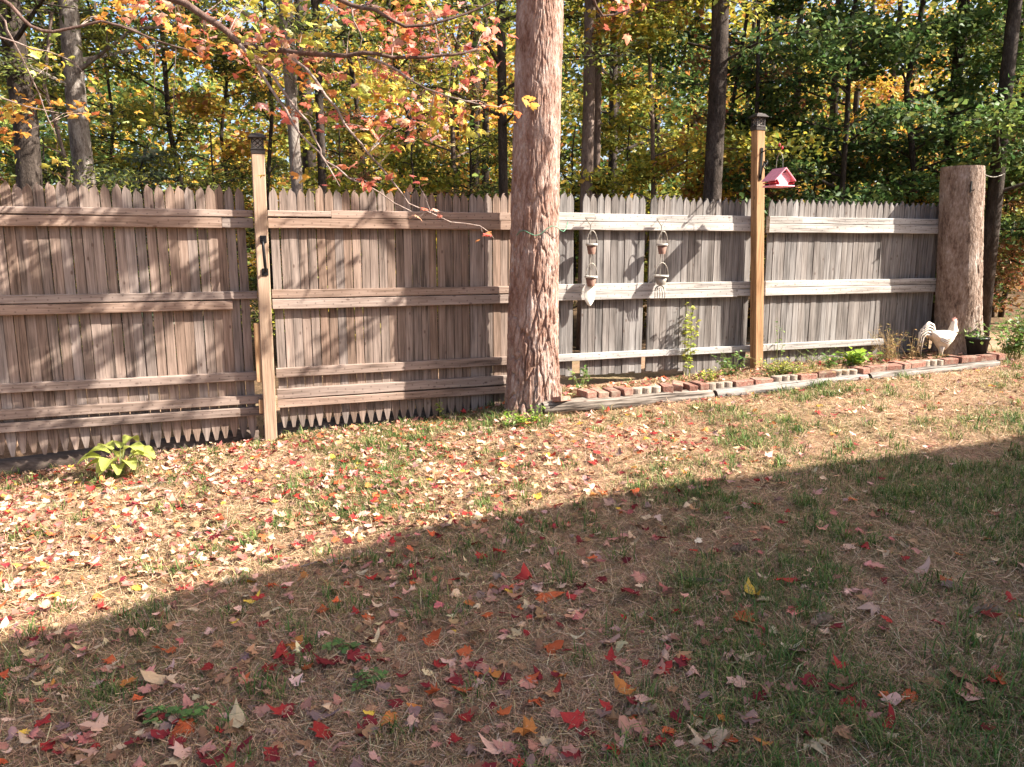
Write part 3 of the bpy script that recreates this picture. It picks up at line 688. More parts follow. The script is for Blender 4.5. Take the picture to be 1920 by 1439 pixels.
# ------------------------------------------------------------------ rooster
rs = empty('rooster_statue', W(8.40, .36, topz(8.4) + .012), FA + R(-6)); tag(rs, 'cream painted metal rooster statue standing in the bed', 'statue')
def loft(secs, S=18):
    V = []; F = []
    for (x, z, rx, ry, tilt) in secs:
        for k in range(S):
            a_ = 2 * math.pi * k / S; q = rx * math.sin(a_); V.append((x - q * math.sin(tilt), ry * math.cos(a_), z + q * math.cos(tilt)))
    for i in range(len(secs) - 1):
        for k in range(S): F.append((i * S + k, i * S + (k + 1) % S, (i + 1) * S + (k + 1) % S, (i + 1) * S + k))
    F.append(tuple(range(S))[::-1]); F.append(tuple(range((len(secs) - 1) * S, len(secs) * S))); return V, F
b = MB(); b.add(*loft([(-.15, .245, .006, .006, .5), (-.13, .226, .040, .034, .4), (-.085, .195, .076, .06, .35), (-.03, .170, .100, .078, .15), (.03, .163, .106, .082, -.1), (.08, .182, .098, .076, -.5),
     (.108, .222, .078, .062, -.9), (.118, .262, .056, .047, -1.25), (.121, .298, .040, .035, -1.45), (.124, .326, .031, .029, -1.5), (.128, .352, .028, .026, -1.45), (.134, .373, .018, .017, -1.4), (.138, .381, .004, .004, -1.4)]))
b.build('body', M['rooster'], rs, True)
b = MB(); b.add(*loft([(.148, .352, .009, .008, 0), (.165, .347, .006, .005, 0), (.18, .338, .001, .001, 0)], 8)); b.build('beak', M['rooster_dark'], rs, True)
b = MB(); V = [(.105, 0, .362), (.098, 0, .392), (.113, 0, .384), (.116, 0, .404), (.128, 0, .39), (.137, 0, .406), (.144, 0, .386), (.158, 0, .388), (.152, 0, .362)]
b.add([(x, -.006, z) for x, y, z in V] + [(x, .006, z) for x, y, z in V], [tuple(range(9))[::-1], tuple(range(9, 18))] + [(i, (i + 1) % 9, 9 + (i + 1) % 9, 9 + i) for i in range(9)]); b.build('comb', M['rooster_red'], rs)
b = MB(); b.add(*loft([(.15, .34, .012, .01, -1.5), (.152, .32, .016, .012, -1.5), (.152, .302, .010, .008, -1.5), (.151, .295, .002, .002, -1.5)], 8)); b.build('wattle', M['rooster_red'], rs, True)
for k in range(9):                                                  # tail feathers: sickle shapes, dark lines between
    top_ = .345 - k * .014; back = -.205 - .022 * math.sin(k * .35) * 2; droop = .25 - k * .022; y_ = (-1) ** k * .006
    pts = [(-.09, y_, .225 - k * .006), (-.125, y_, top_ - .02), (-.165 - .004 * k, y_, top_), (back - .012, y_, top_ - .04), (back - .022, y_, droop - .03), (back - .004, y_, droop - .085)]
    b = MB(); b.tube(pts, [.022, .023, .023, .020, .013, .004] if k % 2 == 0 else [.008, .009, .009, .008, .006, .003], 7, flat=.8); b.build('tail_feather', M['rooster'] if k % 2 == 0 else M['rooster_dark'], rs, True)
for s_ in (-1, 1):
    b = MB(); b.add(*loft([(.06, .215, .01, .012, 0), (.03, .20, .045, .02, 0), (-.03, .185, .05, .02, .1), (-.085, .195, .03, .014, .3), (-.125, .215, .006, .006, .4)], 10)); w_ = b.build('wing', M['rooster'], rs, True); w_.location = (0, s_ * .071, .0)
    for q in range(3):
        f_ = MB(); f_.tube([(.04, s_ * .093, .2 - q * .022), (-.02, s_ * .096, .18 - q * .02), (-.09, s_ * .082, .205 - q * .016)], .003, 4); f_.build('feather_line', M['rooster_dark'], rs)
    b = MB(); b.tube([(-.0 + s_ * .012, s_ * .028, .10), (.0 + s_ * .016, s_ * .03, .05), (.005 + s_ * .016, s_ * .03, .004)], [.034, .012, .009], 8)
    for a_ in (-.6, 0, .6, 3.14): b.tube([(.005 + s_ * .016, s_ * .03, .006), (.005 + s_ * .016 + .04 * math.cos(a_), s_ * .03 + .04 * math.sin(a_), .003)], [.007, .004], 5)
    b.build('leg', M['rooster'], rs, True)
b = MB(); b.tube([(.127, -.026, .357), (.127, -.0285, .357)], .004, 8); b.build('eye', M['rooster_dark'], rs)

# ------------------------------------------------------------------ leaf builders
def leaf_quads(P, size, Nrm, dirv, asp=.6, fold=.15):
    "arrays of folded leaf shapes: centre-line base, two sides, tip; 4 verts -> 2 tris"
    Nrm = Nrm / np.linalg.norm(Nrm, axis=1, keepdims=True)
    d = dirv - (dirv * Nrm).sum(1, keepdims=True) * Nrm; d /= np.linalg.norm(d, axis=1, keepdims=True) + 1e-9
    s = np.cross(Nrm, d); size = size[:, None]
    a = P - d * size * .5; b_ = P + s * size * asp * .5 + Nrm * size * fold; c = P + d * size * .5; e = P - s * size * asp * .5 + Nrm * size * fold
    V = np.stack([a, b_, c, e], 1).reshape(-1, 3); i = np.arange(len(P))[:, None] * 4
    F = np.concatenate([i + [0, 1, 2], i + [0, 2, 3]], 1).reshape(-1, 3); return V, F
def pick(pal, m, jit=.18):
    w = np.array([p[1] for p in pal], float); w /= w.sum()
    k = rng.choice(len(pal), m, p=w); c = np.array([p[0] for p in pal])[k]
    return np.clip(c * (1 + rng.normal(0, jit, (m, 1))) * (1 + rng.normal(0, .06, (m, 3))), .004, .9)

MAPLE = []
for ang, rad in [(-90, .12), (-66, .42), (-46, .32), (-10, .64), (4, .46), (24, .84), (42, .52), (66, .74), (90, 1.0)]:
    MAPLE.append((rad * math.cos(R(ang)), rad * math.sin(R(ang))))
MAPLE = MAPLE + [(-x, y) for x, y in MAPLE[-2:0:-1]]
MAPLE = np.array(MAPLE) * .55
OVAL = np.array([(.25 * math.sin(a_) * abs(math.sin(a_)) ** .35 * (1 + .25 * math.cos(a_)), -.56 * math.cos(a_)) for a_ in np.linspace(0, 2 * math.pi, 14, endpoint=False)])
def leaf_shape(out, curl, bend, r, lift=.0):
    m = len(out); ax = r.uniform(0, 3.14); q = .55 + r.normal(0, .04, (m, 1))
    def hgt(p):
        x, y = p[:, 0], p[:, 1]; d_ = x * math.cos(ax) + y * math.sin(ax)
        return -curl * x * x * 2.2 + bend * y * y * 1.6 + lift * np.abs(x) + np.sign(curl) * .5 * d_ ** 3
    inn = out * q; P_ = np.concatenate([out, inn, [[0, -.02]]]); z = hgt(P_); z[:m] += r.normal(0, .045, m); z[m:2 * m] += r.normal(0, .015, m)
    F = [(i, (i + 1) % m, m + (i + 1) % m) for i in range(m)] + [(i, m + (i + 1) % m, m + i) for i in range(m)] + [(m + i, m + (i + 1) % m, 2 * m) for i in range(m)]
    return np.stack([P_[:, 0], P_[:, 1], z], 1), np.array(F)
LV = []
rl = np.random.default_rng(3)
for k in range(20):
    o_ = MAPLE if k not in (11, 12, 13) else OVAL
    o_ = o_ * np.array([rl.uniform(.8, 1.1), 1]) * (1 + rl.normal(0, .09, (len(o_), 1)))
    LV.append(leaf_shape(o_, rl.uniform(-.5, .9), rl.uniform(-.5, .5), rl, rl.uniform(-.1, .4)))
def rotmats(yaw, tx, ty):
    cz, sz, cx, sx, c2, s2 = np.cos(yaw), np.sin(yaw), np.cos(tx), np.sin(tx), np.cos(ty), np.sin(ty); o1, z1 = np.ones_like(yaw), np.zeros_like(yaw)
    Rz = np.stack([np.stack([cz, -sz, z1], -1), np.stack([sz, cz, z1], -1), np.stack([z1, z1, o1], -1)], 1)
    Rx = np.stack([np.stack([o1, z1, z1], -1), np.stack([z1, cx, -sx], -1), np.stack([z1, sx, cx], -1)], 1)
    Ry = np.stack([np.stack([c2, z1, s2], -1), np.stack([z1, o1, z1], -1), np.stack([-s2, z1, c2], -1)], 1)
    return Rz @ Rx @ Ry
def many_leaves(P, size, yaw, tx, ty, col, variants):
    VV, FF, CC = [], [], []; n0 = 0; Rm = rotmats(yaw, tx, ty); kk = rng.integers(0, len(variants), len(P)); kk = np.where((kk == 11) | (kk == 12), (kk * 7) % 9, kk) if len(variants) > 12 else kk
    for k, (lv, lf) in enumerate(variants):
        ii = np.where(kk == k)[0]
        if not len(ii): continue
        V = np.einsum('nij,mj->nmi', Rm[ii], lv) * size[ii, None, None] + P[ii, None, :]
        m = len(lv); F = lf[None] + (np.arange(len(ii)) * m)[:, None, None] + n0
        VV.append(V.reshape(-1, 3)); FF.append(F.reshape(-1, 3)); CC.append(np.repeat(col[ii], m, 0)); n0 += len(ii) * m
    return np.concatenate(VV), np.concatenate(FF), np.concatenate(CC)

# ------------------------------------------------------------------ ground cover: needles, grass, leaves
def patch(x, y, s=.9, ox=0): return fbm(x * s + 31 + ox, y * s + 77 + ox, 3)
def scatter(m, dpow=1.0, umin=-3.2, umax=10.5, vmin=.02, vmax=5.6):
    out_ = np.zeros((0, 2))
    while len(out_) < m:
        u = rng.uniform(umin, umax, m * 3); v = rng.uniform(vmin, vmax, m * 3)
        x = ORG[0] + DV[0] * u + NV[0] * v; y = ORG[1] + DV[1] * u + NV[1] * v
        d = np.hypot(x, y); ok = (y > 1.2) & (np.abs(x) < y * .74 + .8) & (rng.random(len(x)) < (1.9 / np.maximum(d, 1.9)) ** dpow)
        out_ = np.concatenate([out_, np.stack([x, y], 1)[ok]])
    return out_[:m]
def greenness(x, y):
    u, v = uv_of(x, y)
    g_ = sstep(.50, .66, patch(x, y, 1.15)) * 1.0
    right = sstep(3.5, 7.5, u) * .6 + sstep(1.5, 3.0, v) * .5 * sstep(1.0, 3.0, u)
    return np.clip(g_ * (.45 + .55 * sstep(0.5, 4.0, u + v * .35)) + right * sstep(.40, .6, patch(x, y, 2.2, 9)), 0, 1)
NEEDLE = [((.42, .265, .155), 4), ((.36, .205, .12), 4), ((.51, .36, .225), 2.4), ((.19, .11, .06), 3.4), ((.56, .42, .27), .6)]
P = scatter(195000, 1.25); m = len(P)
L = rng.uniform(.04, .10, m); a_ = rng.uniform(0, math.pi, m) + (patch(P[:, 0], P[:, 1], 2.) - .5) * 3; wd = rng.uniform(.0005, .0009, m) * (1 + np.hypot(P[:, 0], P[:, 1]) * .13)
z = ground(P[:, 0], P[:, 1]) + rng.uniform(.002, .022, m); dz = rng.normal(0, .012, m)
dx_, dy_ = np.cos(a_), np.sin(a_)
A0 = np.stack([P[:, 0] - dx_ * L / 2, P[:, 1] - dy_ * L / 2, z - dz], 1); A1 = np.stack([P[:, 0] + dx_ * L / 2, P[:, 1] + dy_ * L / 2, z + dz], 1)
sd_ = np.stack([-dy_ * wd, dx_ * wd, rng.normal(0, .4, m) * wd], 1)
V = np.stack([A0 - sd_, A0 + sd_, A1 + sd_ * .7, A1 - sd_ * .7], 1).reshape(-1, 3); F = (np.arange(m)[:, None] * 4 + [0, 1, 2, 3])
o = link('pine_needles', arrays_mesh('pine_needles', V, F, np.repeat(pick(NEEDLE, m), 4, 0), M['needle'])); tag(o, 'brown fallen pine needles strewn over the lawn', 'pine needles', kind='stuff')

GRASS = [((.085, .15, .03), 4), ((.14, .19, .045), 3), ((.24, .23, .08), 1.6), ((.055, .11, .025), 3)]
DRY = [((.42, .32, .155), 4), ((.33, .24, .12), 3), ((.29, .255, .10), 3), ((.52, .41, .23), 2)]
P = scatter(240000, 1.15); G = greenness(P[:, 0], P[:, 1]); keep = rng.random(len(P)) < (.26 + .74 * G); P = P[keep]; G = G[keep]
TF = scatter(1700, .9); TF = TF[rng.random(len(TF)) < .12 + .88 * greenness(TF[:, 0], TF[:, 1])]; nt_ = len(P)
TP = np.repeat(TF, 30, 0) + rng.normal(0, .028, (len(TF) * 30, 2)); P = np.concatenate([P, TP]); G = np.concatenate([G, np.full(len(TP), .95)]); m = len(P)
tall = np.concatenate([np.ones(nt_), rng.uniform(1.1, 1.9, len(TP))])
col = np.where((rng.random(m) < .15 + .8 * G)[:, None], pick(GRASS, m), pick(DRY, m))
h_ = rng.uniform(.018, .045, m) * (.75 + .6 * G) * tall; a_ = rng.uniform(0, 6.283, m); lean = rng.uniform(.4, 1.6, m) * (1.25 - .4 * G); wd = rng.uniform(.0007, .0014, m) * (1 + np.hypot(P[:, 0], P[:, 1]) * .12)
wd = wd * np.where(tall > 1, 1.5, 1.0)
B0 = np.stack([P[:, 0], P[:, 1], ground(P[:, 0], P[:, 1]) - .002], 1); dr = np.stack([np.cos(a_), np.sin(a_), np.zeros(m)], 1); sd_ = np.stack([-np.sin(a_), np.cos(a_), np.zeros(m)], 1) * wd[:, None]
up = np.array([0, 0, 1.]); Mi = B0 + dr * (h_ * lean * .35)[:, None] + up * (h_ * .65)[:, None]; Ti = B0 + dr * (h_ * lean)[:, None] + up * (h_ * np.clip(1.25 - lean * .45, .3, 1))[:, None]
V = np.stack([B0 - sd_, B0 + sd_, Mi + sd_ * .8, Mi - sd_ * .8, Ti], 1).reshape(-1, 3); i5 = np.arange(m)[:, None] * 5
F = np.concatenate([i5 + [0, 1, 2], i5 + [0, 2, 3], i5 + [3, 2, 4]], 1).reshape(-1, 3)
o = link('grass', arrays_mesh('grass', V, F, np.repeat(col, 5, 0), M['grass'])); tag(o, 'thin patchy autumn lawn grass, green and straw coloured', 'grass', kind='stuff')

C_ = {'red': (.36, .035, .03), 'dark red': (.19, .022, .026), 'orange red': (.46, .10, .035), 'orange': (.50, .19, .05), 'yellow': (.60, .38, .06), 'pale pink': (.56, .33, .25), 'dusty pink': (.43, .20, .145),
      'beige': (.56, .41, .25), 'tan brown': (.35, .19, .10), 'brown': (.21, .105, .06), 'purple grey': (.27, .165, .135)}
LIT = [(C_['red'], 1.7), (C_['dark red'], 1.5), (C_['orange red'], 1.0), (C_['pale pink'], 4.6), (C_['dusty pink'], 4.2), (C_['beige'], 3.8), (C_['tan brown'], 4.0), (C_['brown'], 2.0), ((.42, .13, .11), 2.5), (C_['orange'], .5), (C_['yellow'], .35), (C_['purple grey'], 1.2)]
NEAR = 3.9
def proj(x, y, z):
    p = R(PITCH); Y = y * math.cos(p) - (z - CAM_H) * math.sin(p); up_ = y * math.sin(p) + (z - CAM_H) * math.cos(p)
    return 960 + FPX * x / Y, 719.5 - FPX * up_ / Y
def litter_density(x, y):
    u, v = uv_of(x, y)
    dens = .16 + .95 * (1 - sstep(1.8, 4.4, u)) + .32 * (1 - sstep(3.2, 5.5, u)) + .22 * np.exp(-((u - 4.3) / 1.0) ** 2) * (v < 2)
    dens *= (1 - .55 * sstep(1.8, 3.2, v)); dens *= .45 + 1.1 * patch(x, y, 1.7, 3)
    dens += .5 * sstep(4.0, 4.3, u) * (1 - sstep(8.6, 8.9, u)) * (v < .5); dens *= sstep(-.02, .12, v)
    return np.clip(dens, 0, 1.3)
P = scatter(14000, .35); keep = rng.random(len(P)) < litter_density(P[:, 0], P[:, 1]) * 1.0; P = P[keep]
u_, v_ = uv_of(P[:, 0], P[:, 1])
P = P[np.hypot(P[:, 0], P[:, 1]) > NEAR]
PN = scatter(5000, .1, -2, 7.5, 1.2, 5.6); PN = PN[np.hypot(PN[:, 0], PN[:, 1]) <= NEAR]
PN = PN[rng.random(len(PN)) < (.16 + litter_density(PN[:, 0], PN[:, 1]) * 1.25) * (.35 + 1.3 * patch(PN[:, 0], PN[:, 1], 2.6, 21))]
PN = PN[np.argsort(np.hypot(PN[:, 0], PN[:, 1]))]
PN = PN[np.array([abs(proj(x, y, .05)[0] - 960) < 1010 and proj(x, y, .05)[1] < 1490 for x, y in PN])]
NS = 300 - 60; P = np.concatenate([P, PN[NS:]]); m = len(P)
P3 = np.stack([P[:, 0], P[:, 1], ground(P[:, 0], P[:, 1]) + rng.uniform(.016, .034, m)], 1)
V, F, CC = many_leaves(P3, rng.uniform(.04, .085, m), rng.uniform(0, 6.28, m), rng.normal(0, .24, m), rng.normal(0, .24, m), pick(LIT, m, .25), LV)
o = link('fallen_leaves', arrays_mesh('fallen_leaves', V, F, CC, M['fallen'])); tag(o, 'fallen maple leaves littering the sunlit lawn along the fence', 'fallen leaves', kind='stuff')
print('litter', m)

# nearest leaves: one object each
LME = [arrays_mesh('maple_leaf', v_, f_, None, M['fallen_obj']) for v_, f_ in LV]
SPOTS = [(1015, 1130, 'orange red', 1.25, 0), (1085, 1366, 'red', 1.15, 3), (1410, 1124, 'yellow', 1.05, 12), (995, 1386, 'orange', 1.1, 1), (1372, 1238, 'pale pink', 1.25, 2), (1137, 1216, 'pale pink', 1.1, 4), (1187, 1123, 'dark red', 1.1, 5),
 (1468, 1098, 'red', 1.1, 6), (1388, 1166, 'orange red', 1.1, 7), (915, 1163, 'orange red', .9, 8), (1030, 1224, 'orange red', 1.05, 9), (1175, 1308, 'orange', .9, 12), (1076, 1162, 'beige', .9, 10), (1435, 1132, 'beige', .9, 11), (1428, 1196, 'dusty pink', .9, 2),
 (1245, 1208, 'pale pink', .9, 0), (1236, 1272, 'dusty pink', .8, 12), (1380, 1288, 'pale pink', .95, 3), (1502, 1232, 'purple grey', 1.0, 6), (1335, 1415, 'beige', 1.5, 1), (1520, 1410, 'beige', 1.2, 2), (1190, 1385, 'dusty pink', 1.1, 4), (1075, 1430, 'dusty pink', 1.1, 8),
 (932, 1420, 'pale pink', 1.1, 5), (355, 1370, 'orange red', 1.2, 2), (330, 1365, 'purple grey', 1.2, 10), (450, 1370, 'beige', 1.2, 12), (275, 1345, 'dusty pink', 1.15, 9), (607, 1392, 'red', 1.2, 6), (610, 1355, 'purple grey', 1.0, 13), (530, 1240, 'red', 1.25, 0), (625, 1255, 'dark red', 1.35, 5),
 (660, 1240, 'dark red', 1.2, 4), (185, 1378, 'pale pink', 1.25, 1), (235, 1292, 'orange', .9, 3), (300, 1285, 'beige', 1.0, 12), (340, 1298, 'purple grey', .9, 0), (255, 1190, 'dusty pink', .9, 2), (300, 1228, 'orange red', .8, 7), (200, 1265, 'dusty pink', 1.0, 8), (345, 1420, 'pale pink', 1.0, 3),
 (545, 1220, 'orange', 1.0, 9), (805, 1210, 'orange red', .95, 1), (885, 1195, 'beige', 1.0, 6), (1610, 1355, 'tan brown', 1.0, 4), (1815, 1320, 'pale pink', 1.0, 5), (1640, 1150, 'pale pink', 1.0, 2), (1560, 1190, 'dark red', 1.1, 10), (1745, 1290, 'tan brown', .95, 11), (1875, 1280, 'orange red', 1.0, 0),
 (1640, 1070, 'dusty pink', .9, 7), (1730, 1075, 'pale pink', .9, 13), (1200, 1090, 'dusty pink', 1.0, 3), (990, 1090, 'red', 1.0, 9), (940, 1045, 'red', .9, 5), (860, 1305, 'orange red', 1.0, 4), (1680, 1325, 'orange', .9, 2), (485, 1130, 'red', .9, 8), (420, 1075, 'pale pink', .85, 3), (700, 1210, 'beige', .9, 13)]
NB = [('the orange leaf', 1175, 1308), ('the short twig', 1500, 1340), ('the big dark red leaf', 625, 1255), ('the corner pink leaf', 185, 1378), ('the right-hand orange leaf', 1680, 1325), ('the pale upturned leaf', 1372, 1238), ('the lone hosta', 228, 893), ('the left lamp post', 507, 830), ('the pine trunk', 1000, 770), ('the clover patch', 640, 1230), ('the lower clover patch', 690, 1285), ('the near pine cone', 1200, 1345), ('the middle pine cone', 1540, 1170), ('the grey bark chip', 1330, 1098), ('the yellow leaf', 1410, 1124), ('the big orange red leaf', 1015, 1130), ('the bright red leaf', 1085, 1366), ('the tan oak-like leaf', 995, 1386), ('the corner clover', 352, 1350), ('the large beige leaf', 1335, 1415), ('the dark pine cone', 1850, 1155)]
LEAVES = []
for px, py, c, s_, k in SPOTS:
    g_ = ground_at(px, py); LEAVES.append((g_.x, g_.y, c, .052 * s_ * random.uniform(.95, 1.1), k, True))
names = list(C_); wts = [2.4, 2.6, 1.0, .3, .2, 3.0, 4.4, 1.4, 3.0, 2.4, 2.6]
for x, y in PN[:NS][:300 - len(LEAVES)]:
    LEAVES.append((x, y, random.choices(names, wts)[0], random.uniform(.026, .052), random.choice([0, 1, 2, 3, 4, 5, 6, 7, 8, 9, 10, 13, 14, 15, 16, 17, 18, 19]), False))
print('single leaves', len(LEAVES))
used = {}
for x, y, c, s_, k, spot in LEAVES:
    o = link('fallen_leaf', LME[k]); tx, ty = random.gauss(0, .28), random.gauss(0, .28); z = float(ground(x, y)) + .026
    o.location = (x, y, z); o.rotation_euler = (tx * .8, ty * .8, random.uniform(0, 6.28)); sc_ = s_ * (2.0 if spot else 1.75); o.scale = (sc_, sc_, sc_ * random.uniform(.7, 1.3))
    cc = C_[c]; j = random.uniform(.82, 1.2); o.color = (*[min(.85, q * j * random.uniform(.95, 1.05)) for q in cc], 1)
    px, py = proj(x, y, z); size = 'large' if s_ > .056 else ('small' if s_ < .038 else 'mid-sized'); form = 'oval' if k in (11, 12, 13) else ('curled' if k % 3 == 0 else ('folded' if k % 3 == 1 else 'flat'))
    nb = min(NB, key=lambda q: abs(q[1] - px) + abs(q[2] - py) + (900 if abs(q[1] - px) + abs(q[2] - py) < 14 else 0)); ddx, ddy = px - nb[1], py - nb[2]
    rel = ('left of' if ddx < 0 else 'right of') if abs(ddx) > abs(ddy) else ('beyond' if ddy < 0 else 'in front of')
    near = 'just ' if abs(ddx) + abs(ddy) < 110 else ('well ' if abs(ddx) + abs(ddy) > 330 else '')
    lab = f'{size} {form} {c} fallen leaf {near}{rel} {nb[0]}'
    if lab in used:
        nb2 = sorted(NB, key=lambda q: abs(q[1] - px) + abs(q[2] - py)); nb2 = [q for q in nb2 if q is not nb]
        for q in nb2:
            l2 = f'{size} {form} {c} leaf between {nb[0]} and {q[0]}'
            if l2 not in used: lab = l2; break
    used[lab] = 1
    tag(o, lab, 'fallen leaf', 'fallen leaves on the shaded near lawn')

# pine cones, sticks, clover
def cone(label, px, py, rz, L=.11):
    g_ = ground_at(px, py); o = empty('pine_cone', (g_.x, g_.y, float(ground(g_.x, g_.y)) + .022), rz); tag(o, label, 'pine cone', 'pine cones on the lawn')
    b = MB(); b.add(*loft([(-L / 2, 0, .003, .003, 0), (-L * .4, 0, .010, .010, 0), (0, 0, .012, .012, 0), (L * .4, 0, .008, .008, 0), (L / 2, 0, .002, .002, 0)], 8)); b.build('core', M['cone'], o)
    s_ = MB()
    for k in range(54):
        t = k / 53; x = -L * .46 + L * .92 * t; a_ = k * 2.4; r0, r1 = .008, .021 * math.sin(math.pi * (t * .82 + .12)) + .004; c_, sn = math.cos(a_), math.sin(a_)
        def q(xx, r, w): return (xx, r * c_ - w * sn, r * sn + w * c_)
        s_.add([q(x - .004, r0, -.004), q(x - .004, r0, .004), q(x + .007, r1, .007), q(x + .007, r1, -.007), q(x + .0105, r1 * .93, 0)], [(0, 1, 2, 3), (3, 2, 4), (0, 3, 4), (1, 4, 2)])
    s_.build('scales', M['cone'], o)
cone('pine cone lying near the bottom edge, between curled leaves', 1200, 1345, .35)
cone('slender pine cone on the shaded grass right of the orange red leaves', 1540, 1172, .55, .12)
cone('pine cone on the lawn at the right edge', 1850, 1155, .05, .12)
cone('small pine cone beyond the yellow leaf', 1386, 1038, .1, .08)
def stick(label, pts, r, mat):
    b = MB(); b.tube([(lambda g_: (g_.x, g_.y, float(ground(g_.x, g_.y)) + r + .012))(ground_at(*p)) for p in pts], [r, r * 1.1, r * .9, r * .7][:len(pts)], 7); tag(b.build('stick', mat, None, True), label, 'stick', 'sticks lying on the lawn')
stick('grey bark chip lying across the shaded grass', [(1275, 1094), (1310, 1098), (1352, 1099)], .010, M['bark_brown'])
stick('short pale stick standing out of the sunlit leaves', [(244, 990), (254, 975), (264, 962)], .010, M['bark_pale'])
stick('thin bent twig among the needles at the lower right', [(1470, 1320), (1500, 1340), (1522, 1368)], .0035, M['twig'])
stick('thin twig in the shade by the leaf pile', [(560, 1070), (600, 1058), (655, 1052)], .004, M['twig'])
def clover(label, px, py, nn, rad, pal):
    g_ = ground_at(px, py); o = empty('clover', (g_.x, g_.y, float(ground(g_.x, g_.y)))); tag(o, label, 'weed', 'clover patches in the lawn')
    Ps, Ns, Ds, Sz = [], [], [], []; st_ = MB()
    for k in range(nn):
        a_ = random.uniform(0, 6.28); r = rad * math.sqrt(random.random()); x, y = r * math.cos(a_), r * math.sin(a_) * .8; z = random.uniform(.02, .045)
        st_.tube([(x * .8, y * .8, -.01), (x, y, z)], .001, 3)
        for q in range(3):
            b_ = q * 2.09 + a_; Ps.append((x + .011 * math.cos(b_), y + .011 * math.sin(b_), z)); Ds.append((math.cos(b_), math.sin(b_), -.1)); Ns.append((random.gauss(0, .2), random.gauss(0, .2), 1)); Sz.append(random.uniform(.02, .028))
    V, F = leaf_quads(np.array(Ps), np.array(Sz), np.array(Ns), np.array(Ds), .95, .08); link('foliage', arrays_mesh('foliage', V, F, np.repeat(pick(pal, len(Ps), .12), 4, 0), M['plant']), o); st_.build('stem', M['stem'], o)
M['stem'] = plain('green_stem', (.16, .17, .06), .6); M['stem_dry'] = plain('dry_stem', (.36, .26, .14), .8)
CLV = [((.11, .19, .055), 3), ((.15, .24, .07), 2), ((.08, .14, .045), 1)]
clover('dark clover patch between the dark red leaves', 640, 1228, 13, .07, CLV); clover('bluish clover patch left of the grassy tuft near the bottom', 690, 1288, 12, .07, CLV); clover('clover patch in the lower left corner among pink leaves', 352, 1350, 10, .06, CLV); clover('small clover sprig beside the lower left leaf pile', 300, 1358, 12, .05, CLV)

# ------------------------------------------------------------------ plants along the fence
def weed(name, label, loc, stems, h, spread, lsize, nl, pal, cat='weed', asp=.55, droop=.2, group=None, stemmat=None, lean=(0, 0), r=.003):
    o = empty(name, loc); tag(o, label, cat, group); sb_ = MB(); Ps, Ns, Ds, Sz = [], [], [], []
    for k in range(stems):
        a_ = random.uniform(0, 6.28); q = spread * random.uniform(.2, 1); hh = h * random.uniform(.6, 1.05); b0 = Vector((random.gauss(0, spread * .18), random.gauss(0, spread * .18), -.02))
        pts = [b0 + Vector((q * math.cos(a_) * t ** 1.4 + lean[0] * t + random.gauss(0, .01 * hh), q * math.sin(a_) * t ** 1.4 + lean[1] * t + random.gauss(0, .01 * hh), hh * (t - droop * t * t * .5))) for t in (0, .25, .5, .75, 1)]
        sb_.tube(pts, [r, r * .9, r * .8, r * .6, r * .4], 5)
        for j in range(nl):
            t = random.uniform(.15, 1.0); i = min(3, int(t * 4)); p = pts[i].lerp(pts[i + 1], t * 4 - i); b_ = random.uniform(0, 6.28); s_ = lsize * random.uniform(.55, 1.15)
            dv = Vector((math.cos(b_), math.sin(b_), random.uniform(-.5, .4))); p = p + dv * s_ * .55; Ps.append(p); Ds.append(dv); Ns.append((random.gauss(0, .5), random.gauss(0, .5), 1)); Sz.append(s_)
    sb_.build('stem', stemmat or M['stem'], o)
    if Ps:
        V, F = leaf_quads(np.array(Ps), np.array(Sz), np.array(Ns), np.array(Ds), asp, .12); link('foliage', arrays_mesh('foliage', V, F, np.repeat(pick(pal, len(Ps), .16), 4, 0), M['plant']), o)
    return o
YG = [((.40, .42, .07), 3), ((.28, .34, .06), 3), ((.48, .46, .12), 1.5)]; GR = [((.12, .22, .05), 3), ((.19, .28, .06), 3), ((.08, .15, .04), 2)]; BRT = [((.30, .42, .05), 3), ((.20, .33, .05), 2)]; DKG = [((.05, .10, .03), 3), ((.08, .14, .04), 3), ((.12, .19, .06), 1)]
DRYP = [((.45, .33, .14), 3), ((.34, .22, .09), 2), ((.30, .30, .09), 1)]
def gp(u, v): return W(u, v, gz(u, v))
